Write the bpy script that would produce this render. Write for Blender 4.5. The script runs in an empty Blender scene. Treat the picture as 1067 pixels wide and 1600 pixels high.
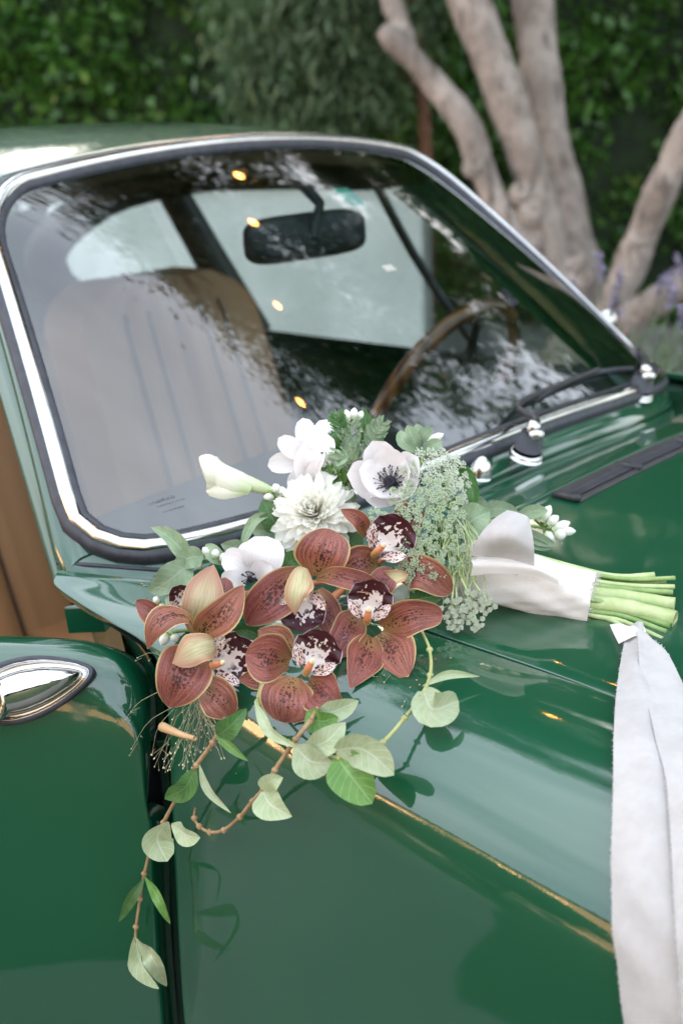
import bpy, math, random
import numpy as np
from mathutils import Vector, Matrix
from mathutils.bvhtree import BVHTree

S = bpy.context.scene
COL = S.collection
R = math.radians
rng = np.random.default_rng(7)

# ------------------------------------------------------------------ camera
CAM = np.array([.969, -1.636, 1.361])
YAW, PITCH, ROLL, FMM = R(129.17), R(-16.41), R(-1.73), 50.0
_d = np.array([math.cos(YAW)*math.cos(PITCH), math.sin(YAW)*math.cos(PITCH), math.sin(PITCH)])
_r = np.cross(_d, [0, 0, 1]); _r /= np.linalg.norm(_r); _u = np.cross(_r, _d)
RV = _r*math.cos(ROLL) + _u*math.sin(ROLL); UV_ = -_r*math.sin(ROLL) + _u*math.cos(ROLL); DV = _d
cd = bpy.data.cameras.new('camera'); cam = bpy.data.objects.new('camera', cd); COL.objects.link(cam)
cam.matrix_world = Matrix([[RV[i], UV_[i], -DV[i], CAM[i]] for i in range(3)] + [[0, 0, 0, 1]])
cd.sensor_fit = 'VERTICAL'; cd.sensor_height = 36; cd.sensor_width = 24; cd.lens = FMM
cd.clip_start = .05; cd.clip_end = 500
cd.dof.use_dof = True; cd.dof.focus_distance = 1.34; cd.dof.aperture_fstop = 5.0
S.camera = cam

# ------------------------------------------------------------------ light
SUN_EL, SUN_AZ = R(18), R(122)          # direction the light comes from, azimuth in the xy plane
w = bpy.data.worlds.new('World'); S.world = w; w.use_nodes = True
nt = w.node_tree; nt.nodes.clear()
sky = nt.nodes.new('ShaderNodeTexSky'); sky.sky_type = 'NISHITA'; sky.sun_disc = False
sky.sun_elevation = SUN_EL; sky.sun_rotation = R(90) - SUN_AZ
sky.air_density = 1.0; sky.dust_density = 2.5; sky.ozone_density = .6
tc = nt.nodes.new('ShaderNodeTexCoord')
cn = nt.nodes.new('ShaderNodeTexNoise'); cn.inputs['Scale'].default_value = 2.2; cn.inputs['Detail'].default_value = 5
nt.links.new(tc.outputs['Generated'], cn.inputs['Vector'])
cr_ = nt.nodes.new('ShaderNodeMapRange'); cr_.inputs[1].default_value = .38; cr_.inputs[2].default_value = .72
cr_.inputs[3].default_value = .45; cr_.inputs[4].default_value = .85
nt.links.new(cn.outputs['Fac'], cr_.inputs[0])
mx = nt.nodes.new('ShaderNodeMix'); mx.data_type = 'RGBA'
nt.links.new(cr_.outputs[0], mx.inputs[0]); nt.links.new(sky.outputs[0], mx.inputs[6])
# thin high cloud, brighter overhead as an overcast sky is
sx = nt.nodes.new('ShaderNodeSeparateXYZ'); nt.links.new(tc.outputs['Generated'], sx.inputs[0])
zr = nt.nodes.new('ShaderNodeMapRange'); zr.inputs[1].default_value = 0; zr.inputs[2].default_value = 1; zr.inputs[3].default_value = .9; zr.inputs[4].default_value = 1.45
nt.links.new(sx.outputs[2], zr.inputs[0])
vm = nt.nodes.new('ShaderNodeVectorMath'); vm.operation = 'SCALE'; vm.inputs[0].default_value = (4.95, 5.35, 5.9); nt.links.new(zr.outputs[0], vm.inputs['Scale'])
nt.links.new(vm.outputs[0], mx.inputs[7])
bg = nt.nodes.new('ShaderNodeBackground'); bg.inputs['Strength'].default_value = .12
nt.links.new(mx.outputs[2], bg.inputs['Color'])
wo = nt.nodes.new('ShaderNodeOutputWorld'); nt.links.new(bg.outputs[0], wo.inputs[0])
sl = bpy.data.lights.new('sun', 'SUN'); sl.energy = 2.6; sl.angle = R(4); sl.color = (1, .82, .62)
so = bpy.data.objects.new('sun', sl); COL.objects.link(so)
sd = Vector((math.cos(SUN_EL)*math.cos(SUN_AZ), math.cos(SUN_EL)*math.sin(SUN_AZ), math.sin(SUN_EL)))
so.rotation_euler = sd.to_track_quat('Z', 'Y').to_euler(); so.location = (0, 0, 12)
vs = S.view_settings; S.display_settings.display_device = 'sRGB'
vs.view_transform = 'Standard'; vs.look = 'None'; vs.gamma = 1; vs.exposure = 2.26; vs.use_curve_mapping = False
S.cycles.max_bounces = 10; S.cycles.transparent_max_bounces = 16; S.cycles.use_denoising = True

# ------------------------------------------------------------------ helpers
FPX = FMM/36*1600
def P(px, py, t):
    "the point in the place seen at photo pixel (px, py), t metres along the view axis"
    return CAM + t*(DV + RV*(px-533.5)/FPX + UV_*(800-py)/FPX)
def tag(o, label=None, cat=None, group=None, kind=None):
    for k, v in (('label', label), ('category', cat), ('group', group), ('kind', kind)):
        if v: o[k] = v
    return o
def empty(name, loc, label=None, cat=None, group=None):
    o = bpy.data.objects.new(name, None); o.empty_display_size = .1; o.location = loc; COL.objects.link(o)
    return tag(o, label, cat, group)
def base_of(o):
    while o.parent: o = o.parent
    return np.array(o.location)
def mesh(name, V, F, mat, parent=None, uv=None, smooth=True, kind=None, label=None, sharp=None):
    V = np.asarray(V, float)
    me = bpy.data.meshes.new(name)
    if parent is not None: V = V - base_of(parent)
    me.from_pydata(V.tolist(), [], [list(map(int, f)) for f in F])
    if uv is not None:
        l = me.uv_layers.new(name='UVMap'); li = np.empty(len(me.loops), np.int32); me.loops.foreach_get('vertex_index', li)
        l.data.foreach_set('uv', np.asarray(uv, np.float32)[li].ravel())
    if smooth: me.polygons.foreach_set('use_smooth', [True]*len(me.polygons))
    if sharp: me.set_sharp_from_angle(angle=R(sharp))
    for m in (mat if isinstance(mat, (list, tuple)) else [mat]): me.materials.append(m)
    o = bpy.data.objects.new(name, me); COL.objects.link(o)
    if parent is not None: o.parent = parent
    return tag(o, label, kind=kind)
def cr(pts, n, closed=False):
    "Catmull-Rom through pts, n samples"
    p = np.asarray(pts, float); m = len(p)
    if m == 2 and not closed: s = np.linspace(0, 1, n)[:, None]; return p[0]*(1-s)+p[1]*s
    if closed: q = np.vstack([p[-1], p, p[0], p[1]]); k = m; ts = np.linspace(0, k, n, endpoint=False)
    else: q = np.vstack([2*p[0]-p[1], p, 2*p[-1]-p[-2]]); k = m-1; ts = np.linspace(0, k, n)
    i = np.minimum(ts.astype(int), k-1); t = (ts-i)[:, None]
    a, b, c, d = q[i], q[i+1], q[i+2], q[i+3]
    return .5*(2*b+(c-a)*t+(2*a-5*b+4*c-d)*t*t+(3*b-a-3*c+d)*t**3)
def loft(curves, nu, nv):
    g = np.array([cr(c, nv) for c in curves])
    return np.array([cr(g[:, j], nu) for j in range(nv)]).transpose(1, 0, 2)
def gnorm(G):
    n = np.cross(np.gradient(G, axis=0), np.gradient(G, axis=1)); return n/(np.linalg.norm(n, axis=2, keepdims=True)+1e-12)
def hem(G, sides, out, r=.004, depth=.022):
    "roll the named edges of a panel over; out = a rough outward direction"
    for s in sides:
        H = G if s in 'ab' else G.transpose(1, 0, 2)
        n = gnorm(G); n = n if s in 'ab' else n.transpose(1, 0, 2)
        k, k2 = (0, 1) if s in 'ac' else (-1, -2)
        e = H[k]; t = e-H[k2]; t /= np.linalg.norm(t, axis=1, keepdims=True); N = n[k]
        N = N*np.where((N@np.asarray(out, float)) < 0, -1, 1)[:, None]
        rows = [e+t*r*.7-N*r*.3, e+t*r-N*r, e+t*r*.9-N*depth]
        H = np.concatenate([np.array(rows[::-1]), H], 0) if k == 0 else np.concatenate([H, np.array(rows)], 0)
        G = H if s in 'ab' else H.transpose(1, 0, 2)
    return G
def gfaces(a, b, cu=False, cv=False):
    F = []
    for i in range(a if cu else a-1):
        for j in range(b if cv else b-1):
            i2, j2 = (i+1) % a, (j+1) % b
            F.append((i*b+j, i2*b+j, i2*b+j2, i*b+j2))
    return F
def panel(name, G, mat, parent=None, cu=False, cv=False, **k):
    a, b = G.shape[:2]
    uv = np.stack(np.meshgrid(np.linspace(0, 1, a), np.linspace(0, 1, b), indexing='ij'), 2).reshape(-1, 2)
    return mesh(name, G.reshape(-1, 3), gfaces(a, b, cu, cv), mat, parent, uv=uv, **k)
class MB:
    "collects shapes into ONE mesh"
    def __init__(s): s.V = []; s.F = []; s.n = 0; s.U = []
    def add(s, V, F, uv=None):
        V = np.asarray(V, float).reshape(-1, 3); s.V.append(V); s.F += [tuple(i+s.n for i in f) for f in F]; s.n += len(V)
        s.U.append(np.zeros((len(V), 2)) if uv is None else np.asarray(uv)); return s
    def grid(s, G, cu=False, cv=False, uv=None): a, b = G.shape[:2]; return s.add(G.reshape(-1, 3), gfaces(a, b, cu, cv), uv)
    def tube(s, pts, rad, n=8, m=None, caps=True, noise=0, flat=1.0):
        p = cr(pts, m) if m else np.asarray(pts, float); k = len(p)
        rr = np.interp(np.linspace(0, 1, k), np.linspace(0, 1, len(np.atleast_1d(rad))), np.atleast_1d(rad))
        t = np.gradient(p, axis=0); t /= np.linalg.norm(t, axis=1, keepdims=True)+1e-12
        a = np.array([0, 0, 1.]) if abs(t[0][2]) < .9 else np.array([1., 0, 0]); x = np.cross(t[0], a); x /= np.linalg.norm(x)
        G = np.zeros((k, n, 3)); an = np.linspace(0, 2*np.pi, n, endpoint=False)
        for i in range(k):
            x = x-t[i]*(x@t[i]); x /= np.linalg.norm(x); y = np.cross(t[i], x)
            q = rr[i]*(1+(noise*rng.normal(size=n) if noise else 0))
            G[i] = p[i]+np.outer(np.cos(an)*q, x)+np.outer(np.sin(an)*q*flat, y)
        F = gfaces(k, n, False, True); V = G.reshape(-1, 3)
        if caps: F = F+[tuple(range(n-1, -1, -1)), tuple((k-1)*n+j for j in range(n))]
        uv = np.stack(np.meshgrid(np.linspace(0, 1, k), np.linspace(0, 1, n), indexing='ij'), 2).reshape(-1, 2)
        return s.add(V, F, uv)
    def lathe(s, o, axis, prof, n=20):
        o = np.asarray(o, float); z = np.asarray(axis, float); z = z/np.linalg.norm(z)
        a = np.array([0, 0, 1.]) if abs(z[2]) < .9 else np.array([1., 0, 0]); x = np.cross(a, z); x /= np.linalg.norm(x); y = np.cross(z, x)
        an = np.linspace(0, 2*np.pi, n, endpoint=False)
        G = np.array([[o+z*h+r*(x*math.cos(q)+y*math.sin(q)) for q in an] for r, h in prof])
        F = gfaces(len(prof), n, False, True)+[tuple(range(n-1, -1, -1)), tuple((len(prof)-1)*n+j for j in range(n))]
        return s.add(G.reshape(-1, 3), F)
    def box(s, lo, hi, M=None):
        lo, hi = np.asarray(lo, float), np.asarray(hi, float)
        V = np.array([[(lo, hi)[i][0], (lo, hi)[j][1], (lo, hi)[k][2]] for i in (0, 1) for j in (0, 1) for k in (0, 1)])
        if M is not None: V = V@np.asarray(M)[:3, :3].T+np.asarray(M)[:3, 3]
        return s.add(V, [(0, 1, 3, 2), (4, 6, 7, 5), (0, 4, 5, 1), (2, 3, 7, 6), (0, 2, 6, 4), (1, 5, 7, 3)])
    def build(s, name, mat, parent=None, **k): return mesh(name, np.vstack(s.V), s.F, mat, parent, uv=np.vstack(s.U), **k)
def sweep(loop, nrm, prof, closed=True):
    t = (np.roll(loop, -1, 0)-np.roll(loop, 1, 0)) if closed else np.gradient(loop, axis=0)
    t /= np.linalg.norm(t, axis=1, keepdims=True); s = np.cross(t, nrm); s /= np.linalg.norm(s, axis=1, keepdims=True)
    return np.array([[loop[i]+s[i]*a+nrm[i]*h for a, h in prof] for i in range(len(loop))])
def bulk(name, V, nper, mat, parent=None, kind=None, label=None):
    "very many little faces of nper corners each"
    V = np.asarray(V, np.float32).reshape(-1, 3)
    if parent is not None: V = V-base_of(parent).astype(np.float32)
    n = len(V)//nper; me = bpy.data.meshes.new(name)
    me.vertices.add(len(V)); me.vertices.foreach_set('co', V.ravel())
    me.loops.add(len(V)); me.loops.foreach_set('vertex_index', np.arange(len(V), dtype=np.int32))
    me.polygons.add(n); me.polygons.foreach_set('loop_start', np.arange(0, len(V), nper, dtype=np.int32))
    me.polygons.foreach_set('loop_total', np.full(n, nper, np.int32)); me.update(); me.materials.append(mat)
    o = bpy.data.objects.new(name, me); COL.objects.link(o)
    if parent is not None: o.parent = parent
    return tag(o, label, kind=kind)
def leaf_quads(C, ln, wd, droop=None, jit=.35, hang=0.):
    "kite-shaped leaves at centres C; droop = preferred direction"
    n = len(C); d = rng.normal(size=(n, 3))
    if droop is not None: d = d*(1-hang)+np.asarray(droop)*hang*1.7
    d /= np.linalg.norm(d, axis=1, keepdims=True); e = rng.normal(size=(n, 3)); e -= d*(e*d).sum(1, keepdims=True); e /= np.linalg.norm(e, axis=1, keepdims=True)
    f = np.cross(d, e)
    s = (1+jit*rng.uniform(-1, 1, (n, 1))); L = ln*s; W = wd*s
    return np.stack([C-d*L*.5, C-d*L*.05+e*W*.5, C+d*L*.5-f*L*.12, C-d*L*.05-e*W*.5], 1)

# ------------------------------------------------------------------ materials
class NT:
    def __init__(s, name, **kw):
        s.m = bpy.data.materials.new(name); s.m.use_nodes = True; s.t = s.m.node_tree
        s.b = s.t.nodes['Principled BSDF']; s.out = s.t.nodes['Material Output']
        for k, v in kw.items(): s.set(k, v)
    def set(s, k, v):
        i = s.b.inputs[k.replace('_', ' ')]
        if isinstance(v, bpy.types.NodeSocket): s.t.links.new(v, i)
        else: i.default_value = (*v, 1) if isinstance(v, tuple) and len(v) == 3 and i.type == 'RGBA' else v
    def n(s, typ, out=0, props=None, **ins):
        q = s.t.nodes.new('ShaderNode'+typ)
        for k, v in (props or {}).items(): setattr(q, k, v)
        for k, v in ins.items():
            i = q.inputs[int(k[1:])] if k[0] == 'i' and k[1:].isdigit() else q.inputs[k.replace('_', ' ')]
            if isinstance(v, bpy.types.NodeSocket): s.t.links.new(v, i)
            else: i.default_value = (*v, 1) if isinstance(v, tuple) and len(v) == 3 and i.type == 'RGBA' else v
        return q.outputs[out]
    def math(s, op, a, b=0., c=0., clamp=False): return s.n('Math', props={'operation': op, 'use_clamp': clamp}, i0=a, i1=b, i2=c)
    def step(s, x, a, b, lo=0., hi=1.): return s.n('MapRange', props={'interpolation_type': 'SMOOTHSTEP'}, i0=x, i1=a, i2=b, i3=lo, i4=hi)
    def mix(s, f, a, b): return s.n('Mix', out=2, props={'data_type': 'RGBA'}, i0=f, i6=a, i7=b)
    def obj(s): return s.n('TexCoord', out=3)
    def uvs(s):
        u = s.n('TexCoord', out=2); q = s.t.nodes.new('ShaderNodeSeparateXYZ'); s.t.links.new(u, q.inputs[0]); return q.outputs[0], q.outputs[1], u
    def noise(s, vec, scale, detail=3., rough=.5): return s.n('TexNoise', Vector=vec, Scale=scale, Detail=detail, Roughness=rough)
    def vec(s, x, y, z=0.): return s.n('CombineXYZ', i0=x, i1=y, i2=z)
    def bump(s, h, strength=.3, dist=.002): s.set('Normal', s.n('Bump', Height=h, Strength=strength, Distance=dist)); return s
    def rnd(s): return s.n('ObjectInfo', out=5)
    def isl(s): return s.n('NewGeometry', out=8)
    def translucent(s, col, f):
        tr = s.n('BsdfTranslucent', Color=col); a = s.n('MixShader', i0=f, i1=s.b.outputs[0], i2=tr); s.t.links.new(a, s.out.inputs[0]); return s
def plain(name, col, rough=.5, **k): return NT(name, Base_Color=col, Roughness=rough, **k).m
def speck(name, a, b, scale, rough=.6, bump=0., dist=.002, detail=4., **k):
    q = NT(name, Roughness=rough, **k); f = q.noise(q.obj(), scale, detail, .6)
    q.set('Base_Color', q.mix(q.step(f, .35, .65), a, b))
    if bump: q.bump(f, bump, dist)
    return q.m

def mk_paint():
    q = NT('green_paint', Roughness=.4, Specular_IOR_Level=.15, Coat_Weight=1., Coat_IOR=1.75)
    q.set('Base_Color', (.001, .056, .023))
    dust = q.step(q.noise(q.obj(), 9., 5., .65), .45, .75, .012, .045)
    q.set('Coat_Roughness', dust)
    big = q.noise(q.obj(), 5., 2.); pe = q.noise(q.obj(), 420., 2.)
    h = q.math('ADD', q.math('MULTIPLY', big, .0016), q.math('MULTIPLY', pe, .000025))
    bn = q.n('Bump', Height=h, Strength=1., Distance=1.); q.set('Coat_Normal', bn)
    return q.m
PAINT = mk_paint()
CHROME = speck('chrome', (.50, .49, .47), (.58, .57, .55), 30, .14, Metallic=1.)
RUBBER = speck('black_rubber', (.022, .024, .032), (.036, .038, .048), 60, .5, .1, .0005)
BLACK = speck('black_plastic', (.012, .012, .013), (.03, .03, .03), 80, .5)
DARKIN = speck('dark_trim', (.012, .012, .012), (.022, .02, .018), 40, .6)
HEADL = speck('headliner', (.35, .33, .29), (.42, .40, .35), 60, .9)
def mk_leather():
    q = NT('tan_leather', Roughness=.5); o = q.obj()
    q.set('Base_Color', q.mix(q.noise(o, 6.), (.34, .155, .060), (.42, .205, .085)))
    return q.bump(q.noise(o, 260., 4.), .12, .002).m
LEATHER = mk_leather()
def mk_wood():
    q = NT('varnished_wood', Roughness=.2, Coat_Weight=.8); o = q.obj()
    f = q.n('TexWave', out=1, Vector=o, Scale=14., Distortion=6., Detail=3.)
    q.set('Base_Color', q.mix(f, (.12, .035, .008), (.30, .11, .03))); return q.m
WOOD = mk_wood()
def mk_glass(name, tint, ior):
    q = NT(name); t = q.n('BsdfTransparent', Color=tint); g = q.n('BsdfGlossy', Color=(1, 1, 1), Roughness=.0)
    bf = q.n('NewGeometry', out=6); fr = q.n('Fresnel', IOR=q.math('POWER', ior, q.math('MULTIPLY_ADD', bf, -2., 1.))); mxs = q.n('MixShader', i0=fr, i1=t, i2=g); q.t.links.new(mxs, q.out.inputs[0]); return q.m
GLASS = mk_glass('windshield_glass', (.52, .63, .64), 1.95)
GLASS2 = mk_glass('side_glass', (.94, .97, .95), 1.5)

# ------------------------------------------------------------------ ground
def mk_ground():
    q = NT('driveway_concrete', Roughness=.9); o = q.obj()
    a = q.noise(o, .7, 5., .6); b = q.noise(o, 45., 4., .7)
    c = q.mix(q.step(a, .35, .7), (.15, .142, .128), (.215, .205, .185)); c = q.mix(q.math('MULTIPLY', b, .35), c, (.18, .17, .15))
    q.set('Base_Color', c); return q.bump(b, .3, .004).m
gm = MB(); gm.grid(np.array([[[x, y, 0.] for y in np.linspace(-250, 250, 26)] for x in np.linspace(-250, 250, 26)]))
g = gm.build('ground', mk_ground()); tag(g, 'pale concrete driveway under the green car', kind='structure')

def mk_lawn():
    q = NT('dark_lawn', Roughness=.9); o = q.obj(); q.set('Base_Color', q.mix(q.noise(o, 2., 6., .7), (.025, .05, .018), (.05, .085, .03))); return q.bump(q.noise(o, 60., 4.), .6, .02).m
ye = lambda x: float(np.interp(x, [-40, -3, -1.2, -.3, 1, 3, 44], [-4.6, -4.5, -3.2, -1.7, -1.25, -1.1, -1.1]))-.10*math.sin(3.1*x)-.06*math.sin(8.3*x+1)
lm = MB(); lm.grid(np.array([[[x, ye(x)*(1-k)-23.3*k, .004+.05*min(1, k*5)] for k in (0, .03, .08, .2, .35, .55, .8, 1)] for x in np.r_[np.linspace(-40, -3, 12), np.linspace(-2.8, 3, 70), np.linspace(5, 44, 12)]]))  # added lawn, its edge shaped so the open door mirrors dark ground
g = lm.build('lawn', mk_lawn()); tag(g, 'dark lawn added beyond the driveway to darken the door reflection', kind='structure')

# ================================================================== CAR
car = empty('classic_coupe', (0, 0, 0), 'glossy dark green vintage coupe with chrome trimmed windshield and tan seats', 'car')
HIT = []                                             # panels things may lie on
# ---- windshield surface
def Bw(u): return np.stack([-.013-.180*np.abs(u)**3.3, .660*u, .922-.050*u*u], -1)
def Tw(u): return np.stack([-.530-.024*u*u, .482*u, 1.293-.044*u*u], -1)
def Sw(u, v, off=0.):
    u = np.asarray(u, float); v = np.asarray(v, float)
    f = lambda u, v: Bw(u)*(1-v)[..., None]+Tw(u)*v[..., None]+(np.clip(4*v*(1-v), 0, 1)*(1-.4*np.minimum(u*u, 1)))[..., None]*np.array([.58, 0, .81])*.014
    p = f(u, v); e = 1e-3; n = np.cross(f(u+e, v)-p, f(u, v+e)-p); n /= np.linalg.norm(n, axis=-1, keepdims=True)
    return p+n*off, n
def wloop(k=1., n=160, rb=.125, rt=.17, du=0., dv=0.):
    pts = []
    L = np.array([-1-du, 1+du]); H = np.array([-dv, 1+dv])
    for (cx, cy, r, a0) in ((L[1], H[0], rb, -90), (L[1], H[1], rt, 0), (L[0], H[1], rt, 90), (L[0], H[0], rb, 180)):
        sx = -1 if cx > 0 else 1; sy = 1 if cy < .5 else -1
        for a in np.linspace(a0, a0+90, 9): pts.append((cx+sx*r*.92+r*.92*math.cos(R(a)), cy+sy*r+r*math.sin(R(a))))
    p = np.array(pts); q = np.vstack([p, p[:1]]); d = np.r_[0, np.cumsum(np.linalg.norm(np.diff(q, axis=0)*[1.1, .54], axis=1))]
    s = np.linspace(0, d[-1], n, endpoint=False)
    return np.stack([np.interp(s, d, q[:, 0]), np.interp(s, d, q[:, 1])], 1)
lp = wloop(); LP, LN = Sw(lp[:, 0], lp[:, 1])
# glass: rings from the outline to the middle
rings = []
for s in np.linspace(1, 0.02, 14):
    q = lp*s+np.array([0, .5])*(1-s); rings.append(Sw(q[:, 0], q[:, 1], .001)[0])
gl = panel('windshield', np.array(rings)[:, ::-1], GLASS, car, cv=True)
panel('windshield_seal', sweep(LP, LN, [(-.0165, -.004), (-.016, .003), (-.013, .0075), (-.007, .009), (.007, .009), (.013, .008), (.0175, .004), (.0185, -.008)]), RUBBER, car, cu=True)
panel('windshield_trim', sweep(LP, LN, [(-.0088, .006), (-.0076, .0105), (-.004, .013), (0, .0138), (.004, .013), (.0076, .0105), (.0088, .006)]), CHROME, car, cu=True)
# painted surround
def ring(du, dv, rb, rt, off): q = wloop(du=du, dv=dv, rb=rb, rt=rt); return Sw(q[:, 0], q[:, 1], off)[0]
fr = np.array([ring(.0, .0, .125, .17, -.006), ring(.02, .04, .12, .17, -.006), ring(.030, .062, .10, .16, -.011), ring(.036, .078, .09, .15, -.02), ring(.036, .078, .09, .15, -.05)])
o = panel('windshield_frame', fr, PAINT, car, cv=True); HIT.append(o)
# ---- cowl between glass and bonnet
def hoodz(x, y):
    zc = np.interp(x, [.0, .13, .35, .6, .85, 1.1, 1.3, 1.46], [.917, .9, .885, .855, .815, .770, .725, .675]); return zc-.075*y*y-.05*np.abs(y)**6
us = np.linspace(-1, 1, 41)
A0 = Sw(us*1.035, np.full(41, -.075), -.016)[0]
HB = .592
Brow = np.stack([np.full(41, .128)-.012*np.clip(np.abs(us)-.9, 0, 1)*0, us*HB, hoodz(np.full(41, .128), us*HB)], 1)
Mrow = (A0+Brow)/2; Mrow[:, 2] += .0035
cowl = loft(np.array([A0, Mrow, Brow]), 18, 60)
o = panel('cowl', hem(cowl, 'bcd', (0, 0, 1), .003, .03), PAINT, car); HIT.append(o)
# ---- bonnet
hx = [.136, .24, .36, .5, .65, .85, 1.1, 1.3, 1.46]
hw = [.588, .596, .598, .597, .592, .575, .535, .49, .44]
rows = [[[x+(.004*(abs(s) > .99)), s*h, float(hoodz(x, s*h))] for s in np.linspace(-1, 1, 25)] for x, h in zip(hx, hw)]
hood = loft(np.array(rows), 60, 61)
o = panel('hood', hem(hood, 'abcd', (0, 0, 1), .0014, .012), PAINT, car); HIT.append(o)
# ---- fenders: longitudinal curves through stations
st = {
 'r': [(-.205, -.684, .868), (-.203, -.692, .866), (-.192, -.703, .860), (-.14, -.717, .855), (-.08, -.730, .851), (-.015, -.741, .842), (.014, -.747, .815), (.024, -.754, .76), (.033, -.766, .66), (.044, -.779, .46), (.055, -.775, .30)],
 .1: [(.1, -.606, .8725), (.1, -.632, .874), (.1, -.67, .873), (.1, -.705, .868), (.1, -.735, .857), (.1, -.758, .838), (.1, -.770, .808), (.1, -.777, .76), (.1, -.784, .66), (.1, -.788, .46), (.1, -.78, .30)],
 .24: [(.24, -.6085, .8665), (.24, -.634, .868), (.24, -.673, .867), (.24, -.71, .861), (.24, -.745, .848), (.24, -.772, .826), (.24, -.788, .795), (.24, -.796, .745), (.24, -.801, .65), (.24, -.803, .46), (.24, -.79, .30)],
 .36: [(.36, -.6105, .859), (.36, -.637, .860), (.36, -.677, .859), (.36, -.715, .853), (.36, -.752, .839), (.36, -.782, .815), (.36, -.799, .783), (.36, -.808, .735), (.36, -.813, .64), (.36, -.814, .46), (.36, -.80, .30)],
 .5: [(.5, -.6095, .846), (.5, -.637, .848), (.5, -.679, .847), (.5, -.72, .840), (.5, -.76, .824), (.5, -.793, .798), (.5, -.811, .765), (.5, -.820, .72), (.5, -.824, .63), (.5, -.825, .48), (.5, -.815, .34)],
 .66: [(.66, -.604, .828), (.66, -.632, .832), (.66, -.678, .832), (.66, -.722, .824), (.66, -.765, .806), (.66, -.80, .778), (.66, -.819, .745), (.66, -.828, .71), (.66, -.832, .66), (.66, -.832, .61), (.66, -.82, .585)],
 .86: [(.86, -.58, .798), (.86, -.615, .808), (.86, -.668, .812), (.86, -.716, .805), (.86, -.76, .788), (.86, -.798, .76), (.86, -.818, .735), (.86, -.828, .71), (.86, -.832, .69), (.86, -.832, .665), (.86, -.82, .65)],
 1.1: [(1.1, -.54, .752), (1.1, -.577, .772), (1.1, -.635, .785), (1.1, -.69, .78), (1.1, -.735, .762), (1.1, -.772, .735), (1.1, -.793, .705), (1.1, -.803, .67), (1.1, -.807, .63), (1.1, -.807, .59), (1.1, -.795, .56)],
 1.3: [(1.3, -.495, .708), (1.3, -.53, .735), (1.3, -.585, .752), (1.3, -.64, .75), (1.3, -.69, .73), (1.3, -.73, .70), (1.3, -.752, .66), (1.3, -.762, .60), (1.3, -.765, .52), (1.28, -.765, .42), (1.26, -.755, .33)],
 1.46: [(1.46, -.445, .658), (1.47, -.475, .69), (1.48, -.52, .71), (1.48, -.57, .705), (1.48, -.615, .685), (1.47, -.65, .655), (1.46, -.67, .61), (1.46, -.68, .55), (1.46, -.68, .48), (1.45, -.68, .40), (1.43, -.67, .33)]}
fen = loft(np.array([st[k] for k in st]), 110, 80)
fen = hem(fen, 'acdb', (0, -.5, 1), .0025, .010)
o = panel('fender', fen, PAINT, car); HIT.append(o)
panel('fender', fen*[1, -1, 1], PAINT, car)
rr_ = np.array(st['r'])
for s in (-1, 1):
    dk_ = np.array([rr_+[.004, .004, -.010], rr_+[-.012, .035, -.020], rr_+[-.030, .090, -.030]])
    panel('door_gap_shade', loft(dk_*[1, -s, 1], 8, 50), RUBBER, car)  # black sheet standing in for the shade inside the door gap
    panel('jamb_plate', loft(np.array([[(-.212, -.655, .85), (-.205, -.65, .79), (-.17, -.655, .72), (-.12, -.67, .64)], [(-.10, -.70, .835), (-.09, -.70, .79), (-.085, -.70, .72), (-.08, -.70, .64)]])*[1, -s, 1], 8, 16), PAINT, car)
    mb = MB(); mb.box((-.112, min(s*.722, s*.54), .25), (-.098, max(s*.722, s*.54), .772)); mb.build('door_gap_blocker', RUBBER, car)  # added dark block that keeps the door gap looking shaded
for s in (-1, 1):
    mb = MB(); mb.grid(np.array([[(x, s*(h-.006), float(hoodz(x, h))-.007), (x, s*(h+.014), float(hoodz(x, h))-.008)] for x, h in zip(np.linspace(.13, 1.4, 40), np.interp(np.linspace(.13, 1.4, 40), hx, hw))])); mb.build('hood_gap_shade', BLACK, car)  # black strip that draws the shade under the bonnet gap
for s in (-1, 1):   # lower jamb and inner wing: what closes the gap between fender and door from behind
    mb = MB(); mb.grid(loft(np.array([[(-.20, -.675, .855), (-.10, -.70, .835), (-.03, -.715, .80), (-.012, -.725, .70), (.0, -.735, .5), (.0, -.735, .25)],
        [(-.205, -.645, .84), (-.17, -.66, .80), (-.10, -.675, .76), (-.07, -.685, .68), (-.06, -.69, .5), (-.06, -.69, .25)],
        [(-.222, -.60, .825), (-.215, -.60, .765), (-.17, -.61, .715), (-.12, -.62, .66), (-.07, -.62, .5), (-.07, -.62, .25)]])*[1, -s*-1, 1], 12, 24))
    mb.build('door_jamb', PAINT, car)
# ---- door pillar strips beside the windshield
for s in (-1, 1):
    c = np.array([[(-.225, -.664, .880), (-.40, -.575, 1.072), (-.575, -.490, 1.236)], [(-.234, -.680, .876), (-.414, -.592, 1.060), (-.594, -.505, 1.230)],
         [(-.246, -.690, .860), (-.428, -.602, 1.043), (-.608, -.515, 1.214)], [(-.254, -.693, .846), (-.437, -.605, 1.030), (-.618, -.518, 1.201)], [(-.270, -.690, .838), (-.452, -.602, 1.022), (-.634, -.515, 1.192)], [(-.268, -.66, .83), (-.45, -.57, 1.015), (-.632, -.485, 1.185)]])
    c += np.array([.032, .022, 0])
    panel('windshield_pillar', loft(np.array(c)*[1, -s, 1] if s > 0 else np.array(c), 16, 24), PAINT, car)
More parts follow.
